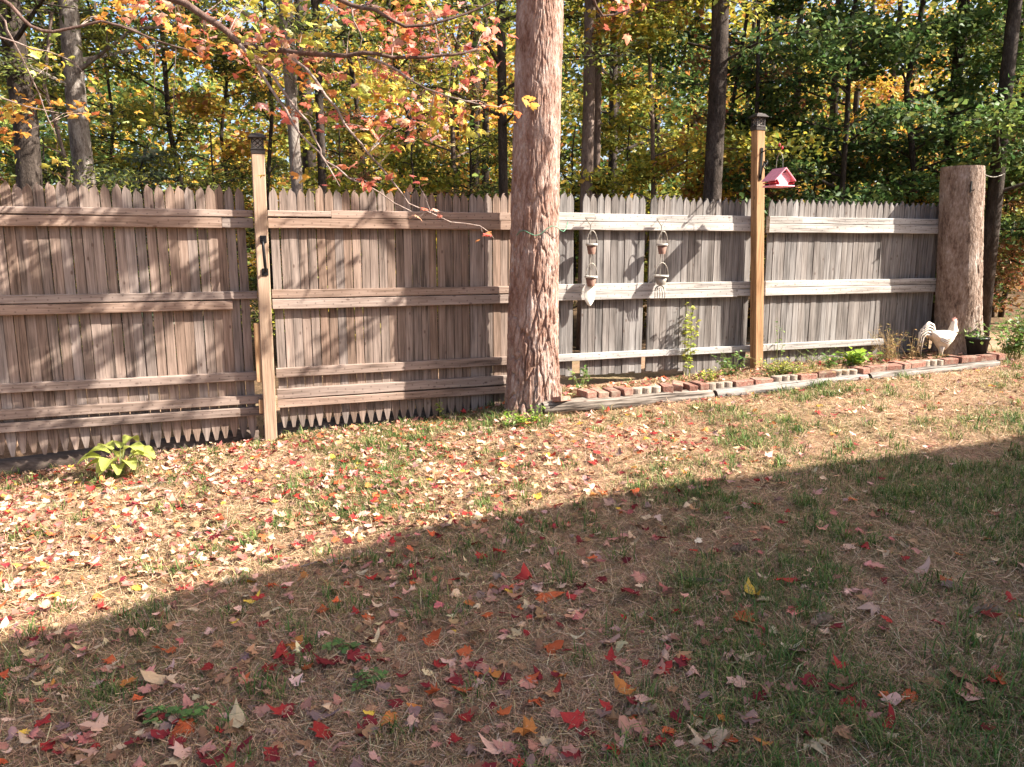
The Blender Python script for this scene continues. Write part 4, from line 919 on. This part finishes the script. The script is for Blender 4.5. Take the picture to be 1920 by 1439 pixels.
# hosta
g_ = ground_at(228, 893); hs = empty('hosta', g_); hs.location.z = float(ground(g_.x, g_.y)); tag(hs, 'yellow-green hosta growing in front of the leftmost fence panel', 'hosta')
HL = [(.3, .10, .12, .9), (2.1, .14, .12, .9), (-2.9, .12, .17, .95), (-.4, .12, .20, .95), (-1.55, .16, .13, .95), (-2.7, .20, .13, 1.0), (-.25, .23, .17, 1.0), (2.6, .16, .18, .9), (1.4, .12, .22, .85), (-1.9, .13, .10, .8), (.9, .16, .15, .9), (-1.2, .10, .08, .75), (-.7, .14, .11, .85), (3.4, .17, .08, .9), (1.9, .10, .19, .8), (-2.2, .08, .05, .7)]
st_ = MB()
for a_, rad_, ht, s_ in HL:
    c_, sn = math.cos(a_), math.sin(a_); st_.tube([(0, 0, -.01), (c_ * rad_ * .25, sn * rad_ * .25, ht * .6), (c_ * rad_ * .5, sn * rad_ * .5, ht)], [.005, .004, .003], 5)
    V = []; F = []; N = 7; L_ = .17 * s_; w_ = .058 * s_
    for i in range(N):
        t = i / (N - 1); wd_ = w_ * math.sin(math.pi * min(1, t * .9 + .06)) ** .8; x = rad_ * .5 + L_ * t; z = ht + .04 * math.sin(t * 2.4) - .05 * t * t
        for k, q in enumerate((-1, -.45, 0, .45, 1)): V.append((c_ * x - sn * q * wd_, sn * x + c_ * q * wd_, z + abs(q) * wd_ * .5 - (.0 if abs(q) < .9 else .004)))
    for i in range(N - 1):
        for k in range(4): F.append((i * 5 + k, i * 5 + k + 1, i * 5 + 6 + k, i * 5 + 5 + k))
    l_ = MB().add(V, F).build('leaf', M['plant_obj'], hs, True); j = random.uniform(.85, 1.1); l_.color = (.42 * j, .46 * j, .11 * j, 1)
st_.build('stem', M['stem'], hs)
weed('weed', 'upright yellow-green sprout at the fence foot left of the pine', gp(3.17, .10), 3, .20, .04, .045, 9, YG, 'weed')
weed('weed', 'low leafy green clump at the foot of the pine trunk', W(3.66, .82, gz(3.66, .82)), 26, .13, .17, .04, 7, BRT, 'weed', group='weed clumps in the bed')
weed('weed', 'small weed sprig at the pine trunk timber end', W(3.82, .74, gz(3.82, .74)), 6, .18, .08, .04, 6, GR, 'weed')
weed('weed', 'yellowish weed patch at the foot of the left lamp post', W(1.86, .24, gz(1.86, .24)), 14, .06, .12, .03, 6, YG, 'weed')
weed('weed', 'low green weed in the leaf litter right of the hosta', ground_at(205, 920), 6, .06, .08, .04, 5, YG, 'weed')
vine = weed('climbing_vine', 'tall climbing vine with pale leaves on the ornament fence panel', W(5.58, .09, gz(5.58, .09)), 5, .95, .08, .052, 34, YG, 'vine', droop=.02, r=.003)
weed('climbing_vine', 'thin climbing vine right of the tall lamp post', W(6.62, .09, gz(6.62, .09)), 2, .66, .05, .036, 16, GR, 'vine', droop=.02)
weed('weed', 'leafy plant in the bed just right of the pine trunk', W(4.36, .34, gz(4.36, .34)), 9, .34, .13, .045, 9, GR, 'weed')
weed('weed', 'short weed beside the loose dark brick', W(4.12, .48, gz(4.12, .48)), 9, .16, .12, .04, 6, GR, 'weed')
weed('weed', 'leafy undergrowth right of the climbing vine', W(5.95, .25, gz(5.95, .25)), 18, .26, .22, .042, 9, GR, 'weed')
weed('weed', 'yellow-green weed clump at the foot of the tall lamp post', W(6.42, .40, gz(6.42, .4)), 46, .19, .26, .03, 10, YG, 'weed', group='weed clumps in the bed')
weed('weed', 'pale weed clump in the bed at the vine foot', W(5.60, .36, gz(5.60, .36)), 16, .18, .14, .036, 8, YG, 'weed')
weed('weed', 'bright green broad-leaved weed below the far fence panel', W(7.28, .36, gz(7.28, .36)), 22, .20, .18, .075, 6, BRT, 'weed', asp=.8)
weed('weed', 'darker green weed left of the bright broad-leaved one', W(7.02, .36, gz(7.02, .36)), 12, .16, .12, .05, 6, GR, 'weed')
weed('dry_grass', 'tall dry grass stalks in the bed left of the rooster', W(7.72, .34, gz(7.72, .34)), 40, .42, .26, .05, 4, DRYP, 'dry grass', asp=.14, stemmat=M['stem_dry'], r=.0022)
weed('dry_grass', 'tangled brown dry grass over the bricks by the tall lamp post', W(6.72, .44, gz(6.72, .44)), 60, .12, .34, .05, 4, DRYP, 'dry grass', asp=.14, droop=.8, stemmat=M['stem_dry'], r=.002)
weed('dry_grass', 'wispy dry stems beside the rooster tail', W(8.06, .32, gz(8.06, .32)), 14, .36, .16, .05, 4, DRYP, 'dry grass', asp=.16, stemmat=M['stem_dry'], r=.002)
weed('weed', 'thin weeds along the foot of the far fence panel', W(6.95, .10, gz(6.95, .1)), 14, .22, .3, .03, 5, GR, 'weed')
# far shrubs, potted plant
weed('shrub', 'leafy green shrub growing right of the black flower pot', W(9.32, .42, gz(9.32, .42)), 26, .62, .38, .06, 16, GR, 'shrub', asp=.7, r=.004)
weed('shrub', 'small pale-leaved shrub at the right edge of the lawn', W(9.9, .1, gz(9.9, .1)), 12, .5, .3, .05, 10, GR, 'shrub', asp=.7, r=.004)
pt = empty('flower_pot', W(8.80, .42, topz(8.8) - .01), 0); pt.scale = (1.25, 1.25, 1.2); tag(pt, 'black plastic flower pot with a trailing green plant', 'flower pot')
b = MB(); b.lathe([(.078, 0), (.098, .15), (.104, .15), (.104, .168), (.094, .168), (.076, .02), (.001, .02)], 20); b.build('pot', M['pot_black'], pt, True)
b = MB(); b.lathe([(.0005, .14), (.092, .14)], 20, cap=False); b.build('soil', M['soil'], pt)
Ps = rng.normal(0, 1, (90, 3)) * [.075, .075, .03] + [0, 0, .19]; V, F = leaf_quads(Ps, rng.uniform(.03, .055, 90), rng.normal(0, .5, (90, 3)) + [0, 0, 1], rng.normal(0, 1, (90, 3)), .7, .1)
link('foliage', arrays_mesh('foliage', V, F, np.repeat(pick(GR, 90), 4, 0), M['plant']), pt)
# pale edging strip along the leaf bed
b = MB(); b.tube([(lambda g_: (g_.x, g_.y, float(ground(g_.x, g_.y)) - .001))(ground_at(*p)) for p in [(-80, 980), (61, 948), (130, 937), (187, 928), (255, 915), (321, 903), (365, 896), (408, 889)]], .014, 8)
tag(b.build('edging_strip', M['pale_strip'], None, True), 'pale thin edging strip half hidden in leaves before the left fence', 'edging')
b = MB(); b.tube([(lambda g_: (g_.x, g_.y, float(ground(g_.x, g_.y)) - .002))(ground_at(*p)) for p in [(640, 838), (700, 826), (780, 816), (860, 808), (930, 802)]], .011, 8)
tag(b.build('edging_strip', M['pale_strip'], None, True), 'thin pale edging strip in the leaves left of the pine trunk', 'edging')

# ------------------------------------------------------------------ maple hanging in from the upper left
mp = empty('maple_tree', (-6.2, 3.6, float(ground(-6.2, 3.6)))); tag(mp, 'red and yellow maple whose branches hang in front of the fence', 'tree')
off = Vector(mp.location)
b = MB(); b.tube([Vector((0, 0, -.1)), Vector((.02, .0, .8)), Vector((.1, .02, 2.0)), Vector((.12, .06, 3.4)), Vector((.3, .1, 5.5)), Vector((.35, .2, 8.0))], [.20, .17, .15, .13, .09, .04], 14); b.build('trunk', M['bark_brown'], mp, True)
tk = off + Vector((.12, .05, 3.2)); tk2 = off + Vector((.3, .1, 5.2))
def deep(x): return .5 - .36 * float(sstep(420, 680, x))
def pxp(l, Y0, Y1): return [at(x, y, deep(x) + Y0 + (Y1 - Y0) * i / max(1, len(l) - 1)) for i, (x, y) in enumerate(l)]
BR = [([tk, off + Vector((1.8, .5, 3.75))] + pxp([(230, -62), (300, -10), (350, 8), (408, 46), (446, 80), (496, 92), (560, 100), (620, 103), (680, 99), (735, 108), (800, 108), (850, 103), (893, 92)], 4.4, 4.7), .026),
      (pxp([(449, 84), (478, 112), (513, 144), (538, 181), (579, 230), (594, 268), (602, 292), (637, 350)], 4.4, 4.5), .010),
      (pxp([(480, 118), (518, 181), (547, 228), (579, 268), (611, 303), (655, 335), (713, 362), (772, 397)], 4.4, 4.6), .008),
      (pxp([(538, 102), (576, 131), (611, 181), (646, 233), (678, 271), (710, 309), (743, 350), (766, 382), (845, 417), (900, 424), (926, 448)], 4.45, 4.9), .008),
      ([tk2, off + Vector((2.0, .4, 4.6))] + pxp([(470, -80), (560, -35), (637, 0), (678, 15), (725, 32), (760, 50), (801, 48), (874, 26), (932, 0), (985, -30)], 4.3, 4.6), .016),
      (pxp([(690, 108), (737, 128), (772, 152), (815, 172), (874, 190), (935, 201)], 4.5, 4.6), .007),
      ([tk] + pxp([(-260, -120), (-60, -40), (20, 10), (58, 50), (100, 60), (190, 40), (260, 62), (330, 88), (378, 108)], 4.2, 4.4), .014),
      (pxp([(-30, -10), (10, 40), (26, 79), (52, 131), (73, 175), (93, 230), (108, 270)], 4.3, 4.6), .006),
      (pxp([(-60, 50), (0, 70), (60, 92), (110, 104), (140, 118)], 4.3, 4.5), .005),
      (pxp([(-80, 160), (-10, 180), (50, 200), (110, 212)], 4.3, 4.5), .005),
      (pxp([(660, 20), (674, 60), (676, 85), (668, 101)], 4.5, 4.6), .004),
      ([tk2, off + Vector((2.6, .3, 5.0))] + pxp([(520, -330), (640, -250), (800, -200), (960, -180), (1080, -120), (1110, -10), (1130, 30), (1180, 18)], 4.1, 4.6), .018),
      ([tk2, off + Vector((2.2, -.2, 5.6))] + pxp([(300, -520), (520, -470), (760, -420), (980, -330), (1150, -240)], 3.9, 4.3), .018),
      ([tk2, off + Vector((1.6, -.4, 5.2))] + pxp([(60, -420), (260, -360), (440, -260), (560, -200)], 4.0, 4.4), .016)]
samples = []
for pts, r in BR:
    b = MB(); P2 = []
    for i in range(len(pts) - 1):
        for t in (0, .5): P2.append(pts[i].lerp(pts[i + 1], t) + Vector((random.gauss(0, .006), random.gauss(0, .01), random.gauss(0, .006))) * (1 if t else 0))
    P2.append(pts[-1]); N = len(P2); b.tube([p - off for p in P2], [r * (1 - .8 * i / (N - 1)) + .0012 for i in range(N)], 7); b.build('branch', M['bough'] if r > .01 else M['twig'], mp, True)
    samples += P2[2 if len(pts) > 9 else 0:]
SA = np.array(samples)
RED = [((.64, .19, .14), 3), ((.74, .33, .22), 3), ((.78, .46, .36), 2.5), ((.48, .09, .07), .7), ((.72, .30, .10), 1.6)]
ORG_ = [((.68, .32, .07), 3), ((.70, .42, .09), 3), ((.62, .20, .07), 1.0)]
YEL = [((.66, .55, .11), 3), ((.48, .50, .10), 3), ((.68, .44, .08), 1), ((.62, .62, .26), 1.2)]
MIX = RED[:3] + YEL[:2]
REG = [(215, 20, 40, 22, 30, ORG_), (285, 72, 45, 18, 34, ORG_), (365, 98, 18, 8, 16, ORG_), (340, 25, 40, 20, 30, RED), (420, 38, 40, 24, 34, RED), (470, 100, 30, 26, 30, RED), (530, 60, 40, 40, 60, MIX), (600, 40, 40, 28, 46, YEL), (520, 110, 28, 12, 14, YEL),
       (690, 35, 40, 26, 50, RED), (780, 70, 55, 24, 60, RED), (850, 40, 40, 24, 36, RED), (700, 140, 45, 14, 44, YEL), (760, 165, 55, 20, 50, YEL), (830, 190, 45, 20, 44, MIX), (900, 150, 25, 40, 34, MIX), (935, 205, 16, 12, 16, ORG_), (880, 120, 20, 30, 18, RED), (745, 130, 12, 10, 8, RED), (715, 158, 12, 8, 8, RED),
       (760, 225, 45, 16, 50, RED), (790, 250, 22, 10, 14, RED), (530, 195, 14, 8, 8, RED), (550, 225, 12, 8, 8, RED), (640, 250, 30, 12, 16, RED), (690, 270, 26, 12, 18, YEL), (665, 325, 22, 10, 14, RED), (700, 340, 14, 6, 8, RED), (780, 350, 12, 6, 5, RED), (840, 400, 8, 8, 3, RED), (790, 408, 7, 4, 2, RED), (905, 440, 10, 5, 3, RED),
       (545, 335, 12, 8, 5, ORG_), (570, 120, 20, 20, 14, ORG_), (1150, 12, 25, 8, 8, RED), (1165, 65, 6, 6, 2, RED), (60, 205, 55, 10, 40, ORG_), (15, 195, 20, 14, 16, YEL), (110, 115, 26, 8, 16, YEL), (60, 120, 25, 14, 14, YEL), (10, 270, 20, 20, 12, ORG_), (45, 300, 30, 14, 8, YEL), (250, 218, 30, 12, 14, YEL), (640, 180, 40, 30, 26, MIX), (600, 90, 60, 30, 40, RED),
       (480, 8, 60, 16, 26, YEL), (880, 230, 25, 14, 14, YEL),
       (900, -140, 130, 50, 40, RED), (150, -250, 150, 60, 30, YEL)]
LP, LC, TW = [], [], MB()
# high boughs, given by where their shade falls on the fence (along, up) and how far they hang in front of it
HB = [(1.15, 1.78, -.05, 1.12, 1.75, 1.0), (.86, 1.50, .15, 1.08, 1.9, .8), (1.50, 1.48, .72, .88, 1.5, .45), (.98, 1.06, .40, .60, 1.85, .9), (.42, 1.10, -.15, .76, 2.0, .9), (1.35, .52, .86, .22, 2.3, .8), (2.66, 1.95, 2.15, 1.16, 1.2, .12), (2.78, 1.10, 2.33, .78, 1.7, .3), (1.10, 1.92, .74, 1.66, 1.45, .5)]
KU, KZ = math.tan(TH), math.tan(R(SUN_ELEV)) / math.cos(TH)
for u1, z1, u2, z2, D_, thick in HB:
    st, tip = W(u1 + KU * D_, D_, z1 + KZ * D_), W(u2 + KU * D_, D_ + .1, z2 + KZ * (D_ + .05)); mid = st.lerp(tip, .5) + Vector((0, 0, .05)); rt = tk2 + Vector((.2, .1, 1.6))
    b = MB(); b.tube([p - off for p in (rt, rt.lerp(st, .5) + Vector((0, 0, 2.4)), st + (st - tip) * .25 + Vector((0, 0, .25)), st, mid, tip)], [.04, .032, .020, .015, .011, .004], 6); b.build('branch', M['twig'], mp, True)
    for q in range(int(46 * thick * (st - tip).length)):
        t = random.random(); c_ = st.lerp(tip, t) + Vector((random.gauss(0, .06), random.gauss(0, .06), random.gauss(-.01, .055)))
        TW.tube([st.lerp(tip, t) - off, c_ - off], [.003, .0015], 4)
        for e in range(7): LP.append(np.array(c_) + rng.normal(0, 1, 3) * [.06, .06, .05]); LC.append(pick(MIX, 1, .15)[0])
for px, py, sx, sy, cnt, pal in REG:
    cnt = round(cnt * .92); k = max(1, round(cnt / 5))
    for q in range(k):
        cx_, cy_ = px + random.gauss(0, sx), py + random.gauss(0, sy); Y = 4.72 + deep(px) + random.gauss(0, .14) if py > -60 else 4.7 + random.gauss(0, .35)
        c_ = at(cx_, cy_, Y); j = int(np.argmin(((SA - np.array(c_)) ** 2).sum(1) + (SA[:, 2] < c_.z) * .02)); B_ = Vector(SA[j]); mid = B_.lerp(c_, .55) + Vector((0, 0, .03 * (c_ - B_).length + .01))
        if (c_ - B_).length > .02: TW.tube([B_ - off, mid - off, c_ - off], [.0028, .002, .0012], 4)
        for e in range(round(cnt / k)):
            LP.append(np.array(c_) + rng.normal(0, 1, 3) * [.06, .06, .035]); LC.append(pick(pal, 1, .15)[0])
tag(TW.build('twigs', M['twig'], mp), kind='stuff')
LP = np.array(LP); LC = np.array(LC); m = len(LP); yaw = rng.uniform(0, 6.28, m); tx = rng.normal(.25, .5, m); ty = rng.normal(0, .5, m); sz = rng.uniform(.06, .11, m)
MV = [leaf_shape(MAPLE * np.array([rl.uniform(.8, 1.0), 1]) , rl.uniform(.1, .8), rl.uniform(-.6, .1), rl, .1) for k in range(7)]
inf = np.array([(lambda q: -20 < q[0] < 1940 and -30 < q[1] < 460)(proj(*p)) for p in LP])
order = np.argsort(-(inf * 10 + sz * 5 + rng.random(m) * .2)); single = order[:300]; rest = order[300:]
V, F, CC = many_leaves(LP[rest] - np.array(off), sz[rest], yaw[rest], tx[rest], ty[rest], LC[rest], MV)
o = link('foliage', arrays_mesh('foliage', V, F, CC, M['maple_leaf']), mp); tag(o, kind='stuff')
MME = [arrays_mesh('maple_leaf_blade', v_, f_, None, M['maple_leaf_obj']) for v_, f_ in MV]
for i in single:
    o = link('leaf', random.choice(MME), mp); o.location = LP[i] - np.array(off); o.rotation_euler = (tx[i], ty[i], yaw[i]); o.scale = (sz[i],) * 3; o.color = (*LC[i], 1)
print('maple leaves', m, inf.sum())

# ------------------------------------------------------------------ the wood behind the fence
OLIVE = [((.10, .12, .03), 4), ((.16, .17, .04), 3), ((.055, .075, .025), 3), ((.34, .34, .07), 1.6)]
YELG = [((.36, .34, .05), 3), ((.25, .27, .05), 3), ((.48, .36, .05), 2), ((.16, .19, .04), 2)]
GOLD = [((.55, .36, .05), 3), ((.50, .24, .06), 1.6), ((.38, .34, .06), 2), ((.42, .17, .07), .8)]
DARK = [((.045, .085, .025), 4), ((.07, .12, .033), 4), ((.11, .16, .045), 2.2), ((.20, .24, .06), 1.3)]
GREEN = [((.08, .14, .035), 3), ((.12, .18, .045), 3), ((.22, .26, .06), 1.5)]
RUST = [((.28, .15, .07), 2), ((.36, .22, .09), 2), ((.14, .15, .05), 2), ((.40, .13, .08), 1)]
def tree(name, label, px, Y, wpx, h, barkm, pal, nleaf, lsz, zlo, zhi, reach, nl, asp=.6, group='trees in the wood behind the fence', lean=0.0, flat=.6, upw=.15, extra=0):
    x = at(px, 330, Y).x; y = Y; z0 = float(ground(x, y)); o = empty(name, (x, y, z0)); tag(o, label, 'tree', group)
    r = wpx / 2 / FPX * Y; tb = MB(); N = 9; wob = max(.015, .010 * h) if wpx < 14 else .0016 * h; tp = []; nleaf = int(nleaf * 1.6); lsz = lsz * 1.08
    for i in range(N):
        t = i / (N - 1); tp.append(Vector((lean * h * t + random.gauss(0, wob) * (t > 0), random.gauss(0, wob) * (t > 0), -.1 + h * t)))
    tb.tube(tp, [r * (1.18 if i == 0 else 1.0 - .62 * (i / (N - 1))) for i in range(N)], 12 if r > .08 else 7); tb.build('trunk', barkm, o, True)
    def tpos(z):
        t = min(.999, max(0, z / h)) * (N - 1); i = int(t); return tp[i].lerp(tp[i + 1], t - i)
    lb = MB(); segs = []
    for k in range(nl):
        z = zlo + (zhi - zlo) * (k + random.random()) / nl; a_ = random.uniform(0, 6.28); L_ = reach * random.uniform(.55, 1.1) * (1 - .45 * (z - zlo) / max(.1, zhi - zlo) * (1 if zhi > h * .75 else 0)); b0 = tpos(z)
        p1 = b0 + Vector((math.cos(a_) * L_ * .5, math.sin(a_) * L_ * .5, L_ * upw * 1.2)); p2 = p1 + Vector((math.cos(a_ + .3) * L_ * .5, math.sin(a_ + .3) * L_ * .5, L_ * upw * .5 - .08 * L_))
        rr = min(r * .4, .004 + .012 * L_); lb.tube([b0, p1, p2], [rr, rr * .6, rr * .2], 5); segs += [(p1.lerp(b0, .4), p1, L_), (p1, p2, L_), (p1, p2, L_)]
        for q in range(7):
            s0 = b0.lerp(p1, random.uniform(.4, 1)) if q < 3 else p1.lerp(p2, random.uniform(.1, .9)); b_ = a_ + random.choice((-1, 1)) * random.uniform(.5, 1.1); l2 = L_ * random.uniform(.2, .45)
            s1 = s0 + Vector((math.cos(b_) * l2, math.sin(b_) * l2, random.gauss(.02, .12) * l2)); lb.tube([s0, s1], [rr * .35, .0015], 4); segs.append((s0, s1, L_))
    tag(lb.build('limbs', barkm, o), kind='stuff')
    if nleaf:
        S0 = np.array([s[0] for s in segs]); S1 = np.array([s[1] for s in segs]); ln = np.linalg.norm(S1 - S0, axis=1); k = rng.choice(len(segs), nleaf, p=ln / ln.sum()); t = rng.random(nleaf) ** .8
        sg = np.array([.075 + .04 * s[2] for s in segs])[k][:, None]
        Pn = S0[k] + (S1 - S0)[k] * t[:, None] + rng.normal(0, 1, (nleaf, 3)) * sg * [1, 1, flat]
        tone = (fbm(Pn[:, 0] * 1.5 + px, Pn[:, 2] * 2 + Pn[:, 1], 2) * .6 + .7)[:, None]
        V, F = leaf_quads(Pn, rng.uniform(.6, 1.25, nleaf) * lsz, rng.normal(0, .75, (nleaf, 3)) + [0, -.1, .9], rng.normal(0, 1, (nleaf, 3)) * [1, 1, .6], asp, .1)
        link('crown', arrays_mesh('crown', V, F, np.repeat(np.clip(pick(pal, nleaf) * tone, .004, .9), 4, 0), M['leaf']), o)
    return o
BD, BB, BP = M['bark_dark'], M['bark_brown'], M['bark_pale']
T = [ # label, px, depth, trunk px width, height, bark, palette, leaves, leaf size, zlo, zhi, reach, limbs
 ('pine_tree', 'thick dark pine trunk at the far left behind the fence', 50, 8.3, 48, 12, BD, OLIVE, 4200, .085, 3.6, 7.5, 1.8, 26, .28),
 ('pine_tree', 'pale grey trunk second from the left, with bare twigs', 160, 9.0, 40, 13, BP, OLIVE, 4200, .09, 3.4, 8, 1.9, 26, .28),
 ('young_tree', 'slim leaning trunk between the two leftmost thick trunks', 116, 8.8, 9, 7, BB, OLIVE, 2600, .07, 1.5, 5.5, 1.1, 16, .3),
 ('young_tree', 'slim dark trunk left of the pale grey trunk', 138, 10.2, 10, 8, BD, YELG, 2600, .075, 1.6, 6, 1.2, 16, .5),
 ('young_tree', 'thin sapling with yellow-green leaves right of the pale grey trunk', 216, 11.2, 8, 7, BD, YELG, 3400, .08, 1.2, 6, 1.5, 18, .5),
 ('hemlock', 'feathery olive evergreen in the gap left of the left lamp post', 330, 11.5, 12, 9, BD, OLIVE, 8000, .075, .8, 7.5, 2.0, 34, .25),
 ('young_tree', 'orange-gold sapling just left of the left lantern', 432, 11.8, 9, 6.5, BD, GOLD, 3200, .085, 1.0, 5, 1.4, 16, .6),
 ('birch_tree', 'pale birch-like trunk right of the left lantern', 552, 9.2, 24, 12, BP, YELG, 4200, .08, 3.6, 8.5, 1.7, 18, .6),
 ('young_tree', 'dark slim trunk just right of the pale birch-like one', 604, 9.5, 18, 11, BD, OLIVE, 4200, .08, 3.2, 8, 1.7, 20, .3),
 ('young_tree', 'thin dark trunk just left of the pale birch-like one', 520, 10.4, 9, 9, BD, OLIVE, 2400, .08, 2.5, 7, 1.3, 14, .3),
 ('young_tree', 'thin dark trunk behind the hanging red leaves', 668, 13.5, 11, 11, BD, YELG, 4600, .085, 1.0, 8, 1.9, 22, .6),
 ('hemlock', 'brownish feathery evergreen behind the drooping maple twigs', 752, 12.2, 12, 9, BD, RUST, 6200, .075, .8, 7, 1.8, 28, .28),
 ('young_tree', 'slim trunk left of the dark trunk beside the pine', 858, 13.0, 11, 11, BB, YELG, 4600, .085, 1.0, 8, 1.8, 22, .6),
 ('pine_tree', 'dark straight trunk just left of the big pine', 942, 9.8, 20, 13, BD, OLIVE, 4600, .09, 2.6, 9, 1.9, 22, .3),
 ('pine_tree', 'brown trunk, left one of the pair right of the big pine', 1100, 9.9, 25, 13, BB, YELG, 3400, .085, 3.4, 9, 1.7, 16, .5),
 ('pine_tree', 'brown trunk, right one of the pair right of the big pine', 1119, 10.3, 15, 13, BB, GOLD, 3000, .085, 3.4, 9, 1.6, 14, .6),
 ('young_tree', 'short-looking dark trunk right of the brown pair', 1147, 15.0, 19, 12, BD, YELG, 4600, .095, 1.4, 9, 2.2, 20, .6),
 ('young_tree', 'slender forked tree with golden leaves in the middle gap', 1214, 10.6, 10, 8, BB, YELG, 5600, .08, .9, 6.5, 1.7, 24, .6),
 ('pine_tree', 'thick dark trunk left of the tall right lamp post', 1335, 9.4, 37, 14, BD, DARK, 2600, .085, 3.2, 9, 1.8, 16, .55),
 ('young_tree', 'thin dark trunk just right of the thick dark one', 1374, 11.5, 9, 9, BD, RUST, 3600, .08, 1.0, 7, 1.5, 18, .5),
 ('young_tree', 'thin dark trunk close to the tall right lamp post', 1402, 11.0, 9, 9, BD, DARK, 3200, .08, 1.2, 7, 1.4, 16, .55),
 ('young_tree', 'dim trunk right of the pink birdhouse', 1486, 12.6, 15, 11, BB, DARK, 6200, .085, .9, 8, 1.9, 26, .6),
 ('maple_tree', 'dense dark green maple in the middle of the right wood', 1580, 10.4, 12, 8, BD, DARK, 7600, .085, .7, 6.5, 2.0, 36, .62),
 ('maple_tree', 'dense dark green maple left of the stump top', 1700, 10.9, 13, 9, BD, DARK, 7600, .085, .9, 7, 2.1, 36, .62),
 ('maple_tree', 'yellow maple glowing deep in the right wood', 1660, 15.5, 14, 9, BD, GOLD, 6500, .10, .8, 8, 2.4, 28, .62),
 ('young_tree', 'dark trunk rising directly behind the stump', 1778, 11.8, 24, 12, BD, DARK, 5200, .085, 1.6, 8, 2.0, 24, .6),
 ('pine_tree', 'dark trunk right of the stump near the picture edge', 1868, 10.2, 28, 13, BD, GREEN, 5600, .085, 1.9, 8, 1.9, 22, .6),
 ('young_tree', 'thin dark stem at the right edge of the picture', 1904, 12.5, 9, 9, BD, YELG, 4200, .085, .9, 7, 1.8, 20, .6),
 ('maple_tree', 'dark green maple leaning in at the upper right corner', 1975, 11.5, 18, 10, BD, GREEN, 7000, .085, 1.6, 8, 2.2, 30, .62)]
for t_ in T:
    tree(*t_)
# understorey right behind the pickets
US = [(-60, 9.0, GOLD, 'golden bush at the left edge behind the fence'), (90, 9.3, OLIVE, 'olive bush behind the left end of the fence'), (270, 10.0, [((.16, .20, .13), 3), ((.10, .13, .08), 3), ((.24, .27, .19), 2)], 'grey-green bush behind the leftmost fence panel'), (400, 9.6, OLIVE, 'olive bush left of the left lamp post'), (640, 10.0, YELG, 'yellow-green bush right of the left lamp post'),
      (770, 10.2, YELG, 'yellow-green bush behind the middle of the second panel'), (880, 10.6, OLIVE, 'olive bush left of the big pine'), (1075, 10.6, OLIVE, 'olive bush just right of the big pine'), (1180, 10.9, YELG, 'yellow-green bush above the garden tool ornaments'), (1280, 11.0, GOLD, 'gold-tinged bush left of the thick dark trunk'), (1420, 11.6, GOLD, 'golden bush behind the tall lamp post'),
      (1530, 11.2, DARK, 'dark bush right of the birdhouse'), (1640, 12.2, GOLD, 'yellow bush above the far fence panel'), (1730, 11.6, DARK, 'dark bush left of the stump'), (1890, 12.5, GREEN, 'green bush at the right edge of the wood'), (1960, 11.2, RUST, 'brownish bush in the lower right of the wood')]
for px, Y, pal, lab in US:
    tree('bush', lab, px, Y, 7, 3.0, BD, pal, 3600, .07, .25, 2.7, 1.15, 22, .6 if pal is not OLIVE else .3, 'bushes behind the fence')
# the far wood reads as one mass
m = 100000; cl = 420
cx_ = rng.uniform(-34, 40, cl); cyy = rng.uniform(17, 46, cl); cz = rng.uniform(.2, 1, cl) ** 1.3 * 13.5; cw = rng.uniform(.7, 2.0, cl)
k = rng.integers(0, cl, m); Pn = np.stack([cx_[k], cyy[k], cz[k]], 1) + rng.normal(0, 1, (m, 3)) * cw[k][:, None] * [1, 1, .5]; Pn = Pn[Pn[:, 2] > .2]; k = k[:0]; Pn = np.concatenate([Pn, np.stack([rng.uniform(-30, 36, 90000), rng.uniform(18, 42, 90000), rng.random(90000) ** 1.2 * 9.5 + .1], 1)]); m = len(Pn)
pals = [OLIVE, YELG, GOLD, GREEN, DARK]; sel = np.clip((fbm(Pn[:, 0] * .22 + 7, Pn[:, 1] * .2, 2) * 7 - 1).astype(int), 0, 4); cc = np.zeros((m, 3))
for q in range(5): ii = sel == q; cc[ii] = pick(pals[q], int(ii.sum()))
V, F = leaf_quads(Pn, rng.uniform(.6, 1.15, m) * np.clip(Pn[:, 1] * .0115, .18, .5), rng.normal(0, .6, (m, 3)) + [0, 0, 1], rng.normal(0, 1, (m, 3)), .6, .1)
o = link('forest', arrays_mesh('forest', V, F, np.repeat(cc, 4, 0), M['leaf'])); tag(o, 'far mass of autumn foliage filling the wood', 'forest', kind='stuff')
tb = MB()
for q in range(90):
    x, y = random.uniform(-28, 34), random.uniform(16, 44); r = random.uniform(.05, .2); hh = random.uniform(9, 16); z0 = float(ground(x, y)); tb.tube([(x, y, z0 - .1), (x + random.gauss(0, .15), y, z0 + hh * .5), (x + random.gauss(0, .4), y, z0 + hh)], [r, r * .8, r * .3], 7)
o = tb.build('far_forest_trunks', BD, None, True); tag(o, 'distant trunks seen as one mass deep in the wood', 'forest', kind='stuff')
